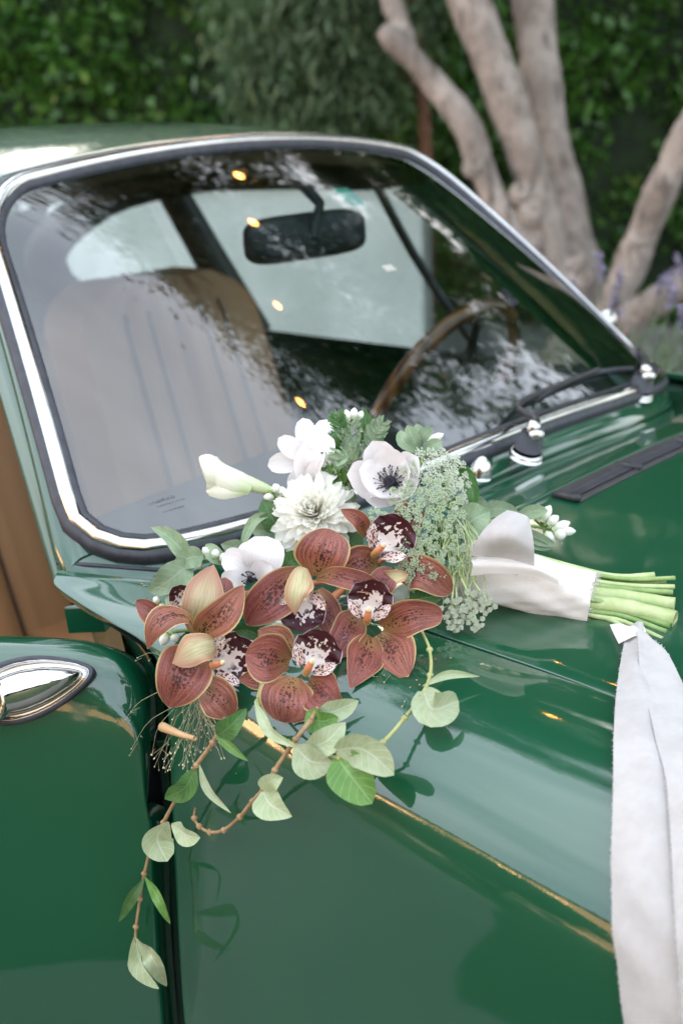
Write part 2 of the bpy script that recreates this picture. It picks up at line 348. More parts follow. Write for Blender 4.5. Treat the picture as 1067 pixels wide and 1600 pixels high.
# ---- roof, quarter panels, tail
rs = [(-.575, .50, 1.300, 1.246), (-.70, .535, 1.318, 1.240), (-.9, .555, 1.325, 1.245), (-1.15, .555, 1.318, 1.238), (-1.4, .53, 1.29, 1.205), (-1.62, .49, 1.24, 1.15)]
rg = [[[x, y, zr+(zc-zr)*(1-abs(y/hw_)**2.6)] for y in np.linspace(-hw_, hw_, 25)] for x, hw_, zc, zr in rs]
panel('roof', hem(loft(np.array(rg), 40, 61), 'cd', (0, 0, 1), .004, .02), PAINT, car)
panel('headliner', loft(np.array(rg), 30, 31)-[0, 0, .022], HEADL, car)
rw = [[(-1.60, y*.46, 1.228-.06*y*y), (-1.82, y*.50, 1.13-.05*y*y), (-2.05, y*.53, 1.0-.03*y*y)] for y in np.linspace(-1, 1, 15)]
panel('rear_window', loft(np.array(rw), 30, 16), GLASS2, car)
tl = [[(-2.04, y*.58, 1.0-.05*y*y), (-2.3, y*.64, .89-.06*y*y), (-2.6, y*.62, .77-.08*y*y), (-2.78, y*.55, .62-.05*y*y), (-2.82, y*.55, .40)] for y in np.linspace(-1, 1, 21)]
panel('engine_lid', loft(np.array(tl), 40, 30), PAINT, car)
for s in (-1, 1):
    q = [[(-1.14, .735, .80), (-1.14, .775, .70), (-1.14, .79, .5), (-1.14, .77, .28)], [(-1.45, .745, .82), (-1.45, .80, .72), (-1.45, .815, .6), (-1.45, .80, .45)],
         [(-1.85, .70, .87), (-1.85, .80, .77), (-1.85, .83, .70), (-1.85, .82, .64)], [(-2.2, .63, .87), (-2.2, .76, .77), (-2.2, .80, .66), (-2.2, .79, .5)], [(-2.6, .61, .72), (-2.6, .68, .62), (-2.6, .69, .5), (-2.6, .66, .35)]]
    panel('rear_quarter', loft(np.array(q)*[1, s, 1], 40, 20), PAINT, car)
    # belt shoulder below the side glass
    bt = [[(-.26, .66, .862), (-.26, .715, .848)], [(-.6, .672, .862), (-.6, .728, .835)], [(-1.14, .68, .868), (-1.14, .737, .80)], [(-1.6, .64, .90), (-1.6, .73, .835)], [(-2.05, .54, .97), (-2.05, .66, .87)]]
    if s > 0: panel('shoulder', loft(np.array(bt)*[1, s, 1], 40, 8), PAINT, car)
    else: panel('shoulder', loft(np.array(bt[2:])*[1, s, 1], 24, 8), PAINT, car)
    # roof rail above the side glass, centre pillar, sail panel behind the quarter glass
    mb = MB(); mb.tube(np.array([(-.56, .487, 1.222), (-.72, .53, 1.212), (-.95, .553, 1.208), (-1.2, .553, 1.196), (-1.45, .535, 1.15), (-1.66, .545, 1.04), (-1.72, .60, .95), (-1.7, .65, .90)])*[1, s, 1], [.025, .03, .03, .032, .04, .05, .05, .04], 10, 40); mb.build('roof_rail', DARKIN if s > 0 else PAINT, car)
    mb = MB(); mb.tube(np.array([(-1.28, .555, 1.205), (-1.22, .62, 1.03), (-1.15, .675, .85)])*[1, s, 1], [.032, .036, .045], 8, 14); mb.build('centre_pillar', DARKIN, car)
    sp = [[(-1.58, .50, 1.17), (-1.66, .50, 1.13), (-1.80, .485, 1.10)], [(-1.70, .57, 1.03), (-1.80, .56, 1.03), (-1.95, .53, 1.02)], [(-1.66, .65, .90), (-1.85, .62, .92), (-2.06, .56, .96)]]
    panel('sail_panel', loft(np.array(sp)*[1, s, 1], 12, 14), PAINT, car)
    qg = [[(-1.24, .625, .89), (-1.34, .545, 1.17)], [(-1.45, .64, .90), (-1.5, .54, 1.12)], [(-1.66, .62, .93), (-1.66, .57, 1.03)]]
    panel('quarter_window', loft(np.array(qg)*[1, s, 1], 10, 8), GLASS2, car)
# far door, its glass, divider bar and mirror
fd = [[(x, .72-.0, .845), (x, .745, .80), (x, .772, .70), (x, .79, .5), (x, .775, .3)] for x in (-.0, -.4, -.8, -1.13)]
fdo = panel('door', hem(loft(np.array(fd), 30, 24), 'ab', (0, 1, 0), .004, .02), PAINT, car)
fg = [[(-.30, .665, .865), (-.62, .525, 1.20)], [(-.7, .675, .865), (-.85, .555, 1.205)], [(-1.13, .67, .865), (-1.24, .56, 1.19)]]
panel('side_window', loft(np.array(fg), 14, 10), GLASS2, fdo)
mb = MB(); mb.tube([(-.545, .672, .86), (-.64, .60, 1.04), (-.70, .54, 1.2)], [.009], 8, 8); mb.build('window_divider', BLACK, fdo)
mb = MB(); mb.lathe((-.325, .755, .93), (1, -.35, .1), [(.001, -.024), (.016, -.02), (.024, -.008), (.026, .004), (.025, .008), (.001, .008)], 24)
mb.tube([(-.325, .755, .915), (-.31, .74, .85)], [.007, .009], 8); mb.build('side_mirror', CHROME, fdo)
# ---- cabin
mb = MB(); dsh = [[(-.085-.13*abs(s)**2.3, s*.585, .885-.03*s*s), (-.20-.06*abs(s)**2, s*.585, .895-.02*s*s), (-.33+.05*s*s, s*.585, .885), (-.37+.08*s*s, s*.585, .84), (-.36+.08*s*s, s*.58, .72), (-.30, s*.57, .62)] for s in np.linspace(-1, 1, 17)]
mb.grid(loft(np.array(dsh), 33, 26)); mb.build('dashboard', DARKIN, car)
mb = MB(); mb.box((-2.0, -.66, .22), (-.05, .66, .26)); mb.box((-.08, -.64, .22), (-.04, .64, .84)); mb.build('floor_pan', DARKIN, car)
mb = MB(); mb.box((-2.05, -.55, .26), (-1.98, .55, .90)); mb.box((-2.05, -.6, .86), (-1.55, .6, .90)); mb.build('parcel_shelf', DARKIN, car)
SEAM = plain('dark_stitching', (.05, .022, .009), .7)
def seat(y, m):
    c = np.array([-.92, y, 0.])
    bk = MB()
    W = .265; n = 41; prof = []
    for t in np.linspace(0, 1, 22):                     # up the back
        z = .42+.60*t; x = -.02-.20*t; hw = W*(1-.10*t)*(1 if t < .85 else math.sqrt(max(0.02, 1-((t-.85)/.16)**2)*.75+.25))
        row = []
        for s in np.linspace(-1, 1, n):
            pl = abs(math.sin(s*math.pi*3.5)) if abs(s) < .72 else .85
            row.append((c[0]+x+.045*(1-abs(s)**4)+-.016+.030*pl**.3+.05*(abs(s) > .72)*(abs(s)-.72)*2, c[1]+s*hw, z))
        prof.append(row)
    G = np.array(prof); back = G.copy(); back[:, :, 0] -= .11
    b = bk.grid(G).grid(back[:, ::-1]); bk.grid(np.stack([G[:, 0], back[:, 0]], 1)); bk.grid(np.stack([back[:, -1], G[:, -1]], 1)); bk.grid(np.stack([G[-1], back[-1]], 1))
    so_ = bk.build('seat', m, car)
    for k in range(-2, 3):                              # stitched seams between the pleats
        j = int(round((k/3.5+1)/2*(n-1))); sm_ = MB(); sm_.tube(G[1:20, j]+np.array([.002, 0, 0]), [.0045], 5); sm_.build('seam', SEAM, so_)
    cu = MB(); rows = []
    for t in np.linspace(0, 1, 16):
        x = .48*t; rows.append([(c[0]-.02+x, c[1]+s*W, .47+.03*t-.012*(1-abs(s))-.06*max(0, t-.9)*10+.012*(abs(math.sin(s*math.pi*3.5))**.35 if abs(s) < .8 else .8)) for s in np.linspace(-1, 1, n)])
    G = np.array(rows); low = G.copy(); low[:, :, 2] = .28
    cu.grid(G); cu.grid(np.stack([G[-1], low[-1]], 1)); cu.grid(np.stack([G[:, 0], low[:, 0]], 1)); cu.grid(np.stack([G[:, -1], low[:, -1]], 1))
    cu_o = cu.build('cushion', m, so_)
    for k in range(-2, 3):
        j = int(round((k/3.5+1)/2*(n-1))); sm_ = MB(); sm_.tube(G[:14, j]+np.array([0, 0, .001]), [.0045], 5); sm_.build('seam', SEAM, so_)
seat(-.345, LEATHER); seat(.36, LEATHER)
G = loft(np.array([[(-1.62, y, .84), (-1.56, y, .7), (-1.48, y, .5), (-1.2, y, .46), (-1.18, y, .3)] for y in (-.55, -.28, -.02, .0, .02, .28, .55)]), 28, 20)
panel('rear_seat', G, LEATHER, car)
# steering wheel
wc = np.array([-.43, .365, .835]); ax = np.array([-.90, 0, .44]); ax /= np.linalg.norm(ax); wx = np.array([0, 1., 0]); wy = np.cross(ax, wx)
an = np.linspace(0, 2*np.pi, 49); rim = np.array([wc+.195*(wx*math.cos(a)+wy*math.sin(a)) for a in an])
mb = MB(); mb.tube(rim, [.0135], 12, caps=False); sw = mb.build('steering_wheel', WOOD, car)
mb = MB()
for a in (R(20), R(160), R(270)): mb.tube([wc-ax*.03, wc+.19*(wx*math.cos(a)+wy*math.sin(a))], [.012, .006], 6)
mb.lathe(wc-ax*.04, ax, [(.001, 0), (.045, 0), (.05, .012), (.04, .025), (.001, .028)], 20); mb.build('spokes', BLACK, sw)
mb = MB(); mb.tube([wc-ax*.04, wc-ax*.25], [.028, .032], 12); mb.build('steering_column', DARKIN, sw)
# rear-view mirror and sticker on the glass
mc = np.array([-.475, .070, 1.150]); my = np.array([.18, .98, .02]); mz = np.array([-.05, 0, 1.]); mxx = np.cross(my, mz)
mb = MB(); q = []
for a in np.linspace(0, 2*np.pi, 28, endpoint=False):
    ca, sa = math.cos(a), math.sin(a); q.append((np.sign(ca)*abs(ca)**.45*.12, np.sign(sa)*abs(sa)**.45*.036))
G = np.array([[mc+my*a*k+mz*b*k+mxx*h for a, b in q] for k, h in ((.02, .022), (.7, .02), (.95, .012), (1., 0), (.97, -.008), (.9, -.010), (.02, -.010))])
mb.grid(G, cv=True); mb.tube([mc+mxx*.02, mc+np.array([.03, 0, .05]), (-.50, .05, 1.262)], [.01, .008, .012], 8); mb.build('interior_mirror', BLACK, car)
stq = []
for a, b in ((.105, .80), (.175, .80), (.175, .885), (.105, .885)): stq.append((a, b))
G = np.array([[Sw(np.array(a), np.array(b), -.003)[0] for b in np.linspace(.73, .80, 4)] for a in np.linspace(.14, .215, 4)])
q = NT('sticker_print', Roughness=.5); _, v, _ = q.uvs(); q.set('Base_Color', q.mix(q.step(v, .72, .76), (.55, .72, .60), (.10, .42, .28)))
panel('sticker', G, q.m, gl)
def BVHP(px, py):
    bpy.context.view_layer.update(); b = bvh_of(HIT); d = P(px, py, 1.)-CAM; d /= np.linalg.norm(d); h = b.ray_cast(Vector(CAM), Vector(d))[0]; return np.array(h)
def bvh_of(objs):
    V = []; F = []; k = 0
    for o in objs:
        b = base_of(o) if o.parent else np.zeros(3)
        V += [tuple(np.array(v.co)+b) for v in o.data.vertices]; F += [tuple(i+k for i in p.vertices) for p in o.data.polygons]; k = len(V)
    return BVHTree.FromPolygons(V, F)
# wipers
for wy_, far in ((-.105, 0), (.310, 1)):
    zb = float(hoodz(.045 if not far else -.03, wy_))
    b0 = np.array([.033-.055*far, wy_, zb+.002]); axw = np.array([.30, -.05, .95])
    mb = MB(); mb.lathe(b0-axw*.01, axw, [(.022, 0), (.022, .006), (.020, .009), (.018, .009)], 24); wp = mb.build('wiper', CHROME, car)
    mb = MB(); mb.lathe(b0, axw, [(.018, .003), (.0185, .011), (.016, .012), (.0165, .019), (.014, .02), (.0145, .026), (.011, .029)], 20); mb.build('spindle_boot', RUBBER, wp)
    mb = MB(); mb.lathe(b0, axw, [(.008, .02), (.0095, .028), (.0095, .037), (.006, .042), (.001, .043)], 16); mb.lathe(b0+np.array([.010, -.006, .022]), (1, -.3, .3), [(.007, 0), (.007, .016), (.004, .02), (.001, .02)], 12); mb.build('spindle_cap', CHROME, wp)
    p0 = b0+axw*.036; uu = wy_/.6
    e1 = Sw(np.array(uu+.14), np.array(.05), .016)[0]; e2 = Sw(np.array(uu+.52*(1-.2*far)), np.array(.075), .012)[0]
    mb = MB(); mb.tube([p0, p0+np.array([-.010, .02, .004]), e1, e2], [.0055, .0055, .004, .0035], 8, 20); mb.build('wiper_arm', BLACK, wp)
    ua = uu+.22; ub = min(uu+.72, .93)
    bl = np.array([Sw(np.array(a), np.array(.055+.02*math.sin((a-ua)/(ub-ua)*math.pi)), .006)[0] for a in np.linspace(ua, ub, 16)])
    mb = MB(); mb.tube(bl, [.0042], 6); mb.build('wiper_blade', RUBBER, wp)
mb = MB(); mb.tube([BVHP(x, y) for x, y in ((90, 879), (130, 882), (180, 886), (240, 890), (300, 893))], [.0026], 6, 20); mb.build('seam_strip', RUBBER, car)
# washer nozzle on the cowl
zn = float(hoodz(.03, -.21)); mb = MB(); mb.lathe((.033, -.216, zn-.008), (.2, 0, 1), [(.014, 0), (.0145, .006), (.013, .014), (.009, .022), (.004, .027), (.001, .028)], 20); mb.build('washer_nozzle', CHROME, car)
# vent grille along the rear edge of the bonnet
gy0, gy1 = -.222, .235
mb = MB(); rowsg = []
for y in np.linspace(gy0, gy1, 24):
    z = lambda x: float(hoodz(x, y)); rowsg.append([(.139, y, z(.139)+.002), (.142, y, z(.142)+.006), (.150, y, z(.15)+.0065), (.154, y, z(.154)+.002), (.168, y, z(.168)+.0015), (.170, y, z(.170)+.004), (.174, y, z(.174)+.0045), (.177, y, z(.177)+.001)])
mb.grid(np.array(rowsg)); vg = mb.build('vent_grille', BLACK, car)
for y in np.linspace(gy0, gy1, 4):
    mb = MB(); mb.box((.141, y-.0045, float(hoodz(.15, y))+.0), (.176, y+.0045, float(hoodz(.16, y))+.0075)); mb.build('grille_bar', BLACK, vg)
for k in range(3):
    mb = MB(); xx = .156+.0045*k; mb.tube([(xx, y, float(hoodz(xx, y))+.0035) for y in np.linspace(gy0+.004, gy1-.004, 18)], [.0016], 5); mb.build('slat', RUBBER, vg)
# wheels and nose, out of the picture but there
for x, s in ((.86, -1), (.86, 1), (-1.4, -1), (-1.4, 1)):
    mb = MB(); mb.lathe((x, s*.62, .31), (0, s, 0), [(.19, 0), (.29, .0), (.31, .03), (.31, .13), (.29, .16), (.2, .165)], 32); wl = mb.build('wheel', RUBBER, car)
    mb = MB(); mb.lathe((x, s*.70, .31), (0, s, 0), [(.2, 0), (.2, .08), (.17, .07), (.09, .05), (.08, .08), (.001, .09)], 28); mb.build('rim', CHROME, wl)
ns = [[(1.46, y, float(hoodz(1.45, y))), (1.53, y*.98, .60), (1.57, y*.98, .50), (1.55, y*.98, .38), (1.46, y*.95, .28)] for y in np.linspace(-.68, .68, 15)]
for r_ in ns:
    if abs(r_[0][1]) > .44: r_[0] = (1.46-.04, r_[0][1], .66)
panel('nose', loft(np.array(ns), 40, 24), PAINT, car)
for s in (-1, 1):
    mb = MB(); mb.lathe((1.45, s*.575, .60), (.9, 0, .35), [(.10, 0), (.10, .03), (.09, .045), (.05, .07), (.001, .078)], 28); mb.build('headlight', CHROME, car)
# ---- near door, standing ajar on its front hinges
TH = R(30); HX, HY = -.012, -.742
def rotd(p):
    p = np.asarray(p, float); q = p-[HX, HY, 0]; c, s = math.cos(TH), math.sin(TH)
    return np.stack([q[..., 0]*c-q[..., 1]*s+HX, q[..., 0]*s+q[..., 1]*c+HY, q[..., 2]], -1)
ds = []
for x, top in ((-.016, .742), (-.021, .785), (-.038, .812), (-.07, .826), (-.13, .832), (-.3, .832), (-.6, .832), (-1.0, .828)):
    k = (top-.742)/.09; k = min(max(k, 0), 1)
    ds.append([(x, -.675-.05*(1-k), top-.012), (x, -.70-.035*(1-k), top-.001), (x, -.722-.018*(1-k), top), (x, -.738-.004*(1-k), top-.008), (x, -.750, top-.028), (x, -.760, top-.07 if k > .9 else min(top-.05, .76)), (x, -.772, .66), (x, -.783, .50), (x, -.775, .30)])
dg = rotd(loft(np.array(ds), 70, 60))
dr = panel('door', hem(dg, 'a', (.5, -.8, .3), .005, .05), PAINT, car); HIT.append(dr)
panel('door_lining', rotd(loft(np.array([[(x, -.66, .80), (x, -.655, .6), (x, -.655, .35)] for x in (-.30, -.6, -1.0)]), 8, 8)), LEATHER, dr)
for o_ in HIT: pass
bpy.context.view_layer.update()
def bvh_of(objs):
    V = []; F = []; k = 0
    for o in objs:
        b = base_of(o) if o.parent else np.zeros(3)
        V += [tuple(np.array(v.co)+b) for v in o.data.vertices]; F += [tuple(i+k for i in p.vertices) for p in o.data.polygons]; k = len(V)
    return BVHTree.FromPolygons(V, F)
BV = bvh_of(HIT+[gl])
def on(px, py, off=.0):
    "where the sight line through a photo pixel meets the car body, lifted off by a distance"
    d = P(px, py, 1.)-CAM; d /= np.linalg.norm(d)
    h, n, i, t = BV.ray_cast(Vector(CAM), Vector(d))
    if h is None: return P(px, py, 1.4)
    h = np.array(h); n = np.array(n); n = n if n@d < 0 else -n
    return h+n*off
def dep(p): return float((np.asarray(p)-CAM)@DV)
# mirror base on the door: rubber pad, chrome flange, raised chrome body
def teardrop(k, off, n=48):
    pts = []
    a0, a1 = np.array([-40., 1098.]), np.array([150., 1050.]); L = a1-a0; Ln = np.linalg.norm(L); ex = L/Ln; ey = np.array([-ex[1], ex[0]])
    for i in range(n):
        a = 2*math.pi*i/n; ca, sa = math.cos(a), math.sin(a)
        lx = ca*Ln*.5; wd = 46*(1-.30*ca)*sa*(1 if ca < .0 else (1-.18*ca*ca))
        c = (a0+a1)/2; p = c+ex*lx*(1-(1-k)*46/(Ln*.5))+ey*wd*k; pts.append(on(p[0], p[1], off))
    return np.array(pts)
def tdpanel(name, specs, mat, par): 
    G = np.array([teardrop(k, o) for k, o in specs]); return panel(name, G, mat, par, cv=True)
mbase = tdpanel('mirror_base', [(.80, .0095), (.82, .0105), (.84, .0095), (.62, .008), (.60, .010), (.50, .019), (.32, .026), (.12, .028), (.02, .0285)], CHROME, dr)
tdpanel('gasket', [(1.02, -.002), (1.02, .005), (.97, .009), (.84, .010), (.80, .006)], RUBBER, mbase)
mc0 = on(-8, 1090, .026); mn = on(-8, 1090, .05)-on(-8, 1090, .0); mn /= np.linalg.norm(mn)
mb = MB(); mb.lathe(mc0-mn*.012, mn, [(.024, 0), (.0245, .01), (.022, .015), (.019, .016), (.0185, .012), (.012, .012), (.011, .017), (.001, .018)], 28); mb.build('pivot', CHROME, mbase)
# ================================================================== GARDEN
def mk_leafy(name, a, b, rough=.5, tr=.25, scale=.8):
    q = NT(name, Roughness=rough); i = q.isl(); f = q.noise(q.obj(), scale, 3.)
    c = q.mix(i, a, b); h = q.n('HueSaturation', Color=c, Value=q.step(f, .3, .7, .75, 1.2)); q.set('Base_Color', h)
    return q.translucent(h, tr).m
def mk_bark(name, a, b, c):
    q = NT(name, Roughness=.9); o = q.obj()
    n1 = q.noise(o, 5., 5., .6); n2 = q.n('TexNoise', Vector=q.n('Mapping', Vector=o, Scale=(1, 1, .25)), Scale=28., Detail=5.)
    k = q.mix(q.step(n1, .38, .62), a, b); k = q.mix(q.step(n2, .52, .72), k, c); q.set('Base_Color', k)
    return q.bump(q.math('ADD', n2, n1), 1., .04).m
HEDGE_M = mk_leafy('hedge_leaves', (.028, .100, .014), (.080, .20, .028), .4)
HEDGE_D = speck('hedge_core_shade', (.005, .014, .004), (.012, .032, .007), 9, .9)  # near-black green holds the shade deep between the leaves
PALE_M = mk_leafy('pale_feathery_leaves', (.06, .12, .045), (.11, .18, .08), .5)
CROWN_M = mk_leafy('crown_leaves', (.035, .075, .022), (.07, .13, .04), .5)
BARK = mk_bark('pale_bark', (.38, .33, .285), (.23, .195, .165), (.11, .09, .075))
BARK2 = mk_bark('brown_bark', (.17, .085, .045), (.12, .06, .03), (.07, .035, .02))
# hedge: a long clipped wall of leaves beyond the car
ha, hb = np.array([-9.6, 1.6]), np.array([2.2, 9.6]); hd = (hb-ha)/np.linalg.norm(hb-ha); hn = np.array([hd[1], -hd[0]]); HLn = np.linalg.norm(hb-ha)
hedge = empty('hedge', (*((ha+hb)/2), 0), 'tall dense dark green clipped hedge closing off the garden behind the car', 'hedge')
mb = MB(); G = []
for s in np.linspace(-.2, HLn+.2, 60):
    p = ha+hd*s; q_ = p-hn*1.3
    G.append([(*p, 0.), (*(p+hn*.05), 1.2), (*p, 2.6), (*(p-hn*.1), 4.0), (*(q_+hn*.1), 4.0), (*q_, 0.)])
mb.grid(np.array(G)); mb.build('dark_core', HEDGE_D, hedge)  # solid core added to stop light leaking, shade put into its colour
n = 105000
s = rng.uniform(0, HLn, n); z = rng.uniform(0, 4.15, n); dp = np.abs(rng.normal(0, .10, n))
cl = .11*np.sin(s*2.1+np.sin(z*3)*1.4)*np.sin(z*2.6+s*.7)+.10*np.sin(s*6.3+z*2.)*np.sin(z*7.1-s*2.)+.05*np.sin(s*17+z*9)*np.sin(z*15)
C = np.stack([ha[0]+hd[0]*s, ha[1]+hd[1]*s, z], 1); off = .10+cl+dp*.8-.08
C[:, :2] += hn*off[:, None]
bulk('foliage', leaf_quads(C, .075, .042, (0, 0, -1), hang=.25), 4, HEDGE_M, hedge, kind='stuff')
# many-stemmed pale tree
tb = P(905, 470, 6.4)
tree = empty('multi_stem_tree', (tb[0], tb[1], 0), 'old pale barked tree with several twisting stems rising from one base', 'tree')
def limb(path, rad, name='trunk', par=tree, m=BARK, n=14, k=34, nz=.022):
    mb = MB(); k = max(k, 60); gl_ = np.random.default_rng(int(path[0][0])); q = np.interp(np.linspace(0, 1, k), np.linspace(0, 1, len(rad)), rad)*(1+.06*np.sin(np.arange(k)*.55+gl_.uniform(0, 6))+.022*gl_.normal(size=k))
    mb.tube([P(*p) for p in path], q, 18, k, noise=nz); return mb.build(name, m, par)
px = 1/FPX*6.3
mb = MB(); mb.tube([(tb[0]-.02, tb[1], -.05), (tb[0], tb[1], .15), P(905, 520, 6.4), P(890, 440, 6.4), P(872, 395, 6.35)], [.26, .17, .12, .11, .09], 18, 30, noise=.07); mb.build('trunk_base', BARK, tree)
limb([(865, 470, 6.35), (828, 395, 6.3), (790, 350, 6.25), (752, 262, 6.2), (728, 195, 6.2), (668, 118, 6.2), (612, 60, 6.15), (596, 46, 6.15)], [.07, .07, .066, .056, .068, .052, .05, .034])
limb([(636, 84, 6.2), (628, 50, 6.25), (612, 0, 6.3), (596, -60, 6.35), (540, -190, 6.4), (470, -330, 6.4)], [.05, .05, .048, .046, .04, .02])
limb([(880, 480, 6.4), (858, 390, 6.3), (836, 290, 6.25), (800, 180, 6.2), (765, 85, 6.2), (728, -10, 6.2), (690, -140, 6.2), (600, -330, 6.2), (560, -520, 6.2)], [.11, .09, .082, .088, .09, .088, .08, .06, .03])
limb([(905, 470, 6.5), (893, 370, 6.5), (868, 260, 6.5), (848, 150, 6.5), (838, 60, 6.5), (830, -60, 6.5), (850, -220, 6.6), (900, -420, 6.6)], [.12, .10, .088, .092, .095, .09, .07, .04])
limb([(925, 560, 6.3), (962, 470, 6.2), (1002, 370, 6.05), (1040, 280, 5.9), (1080, 200, 5.8), (1160, 60, 5.6), (1240, -150, 5.5)], [.09, .072, .068, .066, .064, .055, .03])
limb([(930, 560, 6.0), (985, 500, 5.8), (1030, 468, 5.7), (1090, 430, 5.6), (1250, 330, 5.4), (1420, 160, 5.3)], [.085, .065, .06, .058, .05, .02])
for (x, y, t, r) in ((826, 372, 6.2, .075), (905, 432, 6.25, .085), (893, 400, 6.25, .08), (832, 330, 6.15, .06), (1000, 372, 5.98, .05), (742, 258, 6.13, .05), (815, 300, 6.14, .05)):
    mb = MB(); c = P(x, y, t); mb.lathe(c-DV*-.06, -DV*.8+_u*.25, [(r*1.05, 0), (r*1.0, .03), (r*.8, .055), (r*.45, .06), (r*.2, .045), (.001, .04)], 14); mb.build('knot', BARK, tree)
def crown_cloud(c, rad, n, ncl, seed, ln, wd, hang, flat=1.):
    g = np.random.default_rng(seed); d = g.normal(size=(ncl, 3)); d /= np.linalg.norm(d, axis=1, keepdims=True)
    cc = np.asarray(c)+d*np.asarray(rad)*g.uniform(.25, 1, (ncl, 1))**.5
    k = g.integers(0, ncl, n); sz = g.uniform(.22, .5, ncl)*np.mean(rad)*.45
    q = g.normal(size=(n, 3)); q[:, 2] *= .8
    return leaf_quads(cc[k]+q*sz[k][:, None]*.6, ln, wd, (0, 0, -1), hang=hang)
cc = crown_cloud((-1.6, 3.5, 5.3), (3.0, 2.7, 1.8), 170000, 130, 3, .085, .026, .6)
bulk('crown', cc, 4, CROWN_M, tree, kind='stuff')
# slender tree with a soft pale crown in front of the hedge
sb = P(667, 300, 7.0)
st_ = empty('slender_tree', (sb[0], sb[1], 0), 'slim brown trunked young tree with soft pale green foliage before the hedge', 'tree')
mb = MB(); mb.tube([(sb[0], sb[1], -.02), P(668, 420, 7.0), P(666, 250, 7.0), P(655, 100, 7.0), P(640, -20, 7.05), P(600, -160, 7.1)], [.045, .038, .034, .03, .026, .012], 10, 24, noise=.04); mb.build('trunk', BARK2, st_)
mb = MB()
for q in ([(655, 100, 7.), (600, 20, 6.9), (540, -60, 6.8)], [(645, 20, 7.), (560, -30, 6.9), (480, -60, 6.8)], [(660, 140, 7.), (590, 90, 6.9), (520, 60, 6.8)], [(640, -20, 7.), (520, -60, 6.8), (430, -40, 6.7)]): mb.tube([P(*a) for a in q], [.016, .006], 6, 10)
mb.build('branch', BARK2, st_)
cl = []
g2 = np.random.default_rng(11)
for (x, y, t, r, n) in ((470, 30, 6.9, .30, 1000), (560, 40, 6.9, .30, 900), (420, 100, 6.9, .22, 500), (500, 130, 6.9, .25, 700), (400, 20, 7., .22, 500), (570, 130, 6.9, .2, 400), (455, 180, 6.95, .18, 350), (530, -60, 6.9, .4, 900), (610, 60, 6.95, .2, 300), (540, 190, 7., .14, 200), (390, 150, 7., .12, 150)):
    q = g2.normal(size=(n, 3)); q *= r*.55; cl.append(P(x, y, t)+q)
bulk('crown', leaf_quads(np.vstack(cl), .10, .022, (0, 0, -1), hang=.55), 4, PALE_M, st_, kind='stuff')
sb2 = P(492, 195, 7.3)
st2 = empty('thin_sapling', (sb2[0], sb2[1], 0), 'thin brown sapling stem in front of the hedge left of the young tree', 'sapling')
mb = MB(); mb.tube([(sb2[0], sb2[1], -.02), P(492, 260, 7.3), P(491, 185, 7.3), P(494, 90, 7.3), P(490, -60, 7.3)], [.03, .026, .024, .02, .01], 8, 18, noise=.04); mb.build('stem', BARK2, st2)
bulk('foliage', leaf_quads(P(490, -70, 7.3)+g2.normal(size=(500, 3))*.2, .09, .022, (0, 0, -1), hang=.4), 4, PALE_M, st2, kind='stuff')
# low white wall seen through the side glass
wl = MB(); wa, wb_ = P(60, 470, 7.2), P(668, 470, 6.7); wa[2] = wb_[2] = 0; wd_ = wb_-wa; wd_ /= np.linalg.norm(wd_); wn = np.array([wd_[1], -wd_[0], 0])
PLASTER = speck('white_plaster', (.60, .61, .57), (.74, .74, .70), 3, .9, .2, .004)
garden_wall = empty('garden_wall', (wa+wb_)/2, 'low white rendered garden wall seen through the side windows of the car', 'wall')
G = np.array([[wa+wd_*s+wn*a+np.array([0, 0, h]) for a, h in ((.10, -.05), (.10, .94), (.095, .95), (-.095, .95), (-.10, .94), (-.10, -.05))] for s in np.linspace(0, np.linalg.norm(wb_-wa), 12)])
wl.grid(G); wl.build('wall_body', PLASTER, garden_wall, sharp=30)
mb = MB(); G = np.array([[wa+wd_*s+wn*a+np.array([0, 0, h]) for a, h in ((.13, .953), (.13, .99), (-.13, .99), (-.13, .953), (.13, .953))] for s in np.linspace(-.03, np.linalg.norm(wb_-wa)+.03, 12)])
mb.grid(G); mb.build('coping', PLASTER, garden_wall, sharp=30)
# lavender and low shrubs beside the far wing
LAV_L = mk_leafy('lavender_leaves', (.12, .17, .09), (.20, .25, .14), .7)
LAV_F = mk_leafy('lavender_flowers', (.24, .21, .30), (.30, .27, .37), .7)
def lavender(x, y, t, h, n, label, spikes):
    c = P(x, y, t); b = np.array([c[0], c[1], 0.]); r = empty('lavender', b, label, 'lavender bush', 'lavender bushes beside the car')
    a = rng.uniform(0, 2*np.pi, n); q = np.sqrt(rng.uniform(0, 1, n))*.34; z = rng.uniform(.1, h, n)*(1-.5*(q/.34)**2)
    C = b+np.stack([np.cos(a)*q, np.sin(a)*q, z], 1)
    bulk('foliage', leaf_quads(C, .065, .010, (0, 0, 1), hang=.55), 4, LAV_L, r, kind='stuff')
    for i in range(spikes):
        a_ = rng.uniform(0, 6.28); q_ = rng.uniform(0, .25); p0 = b+np.array([math.cos(a_)*q_, math.sin(a_)*q_, h*.7]); p1 = p0+np.array([math.cos(a_)*.10, math.sin(a_)*.10, h*.3+rng.uniform(.02, .12)])
        mb = MB(); mb.tube([p0, (p0+p1)/2+rng.normal(size=3)*.01, p1], [.0025, .002], 4, 5); sm = mb.build('flower_stalk', LAV_L, r)
        ax_ = (p1-p0)/np.linalg.norm(p1-p0); C2 = p1+ax_*rng.uniform(-.03, .035, (46, 1))+rng.normal(size=(46, 3))*.006
        bulk('flower_spike', leaf_quads(C2, .016, .010), 4, LAV_F, sm, kind='stuff')
lavender(1040, 560, 3.5, .80, 2600, 'green lavender bush with few violet spikes beyond the far front wing', 5)
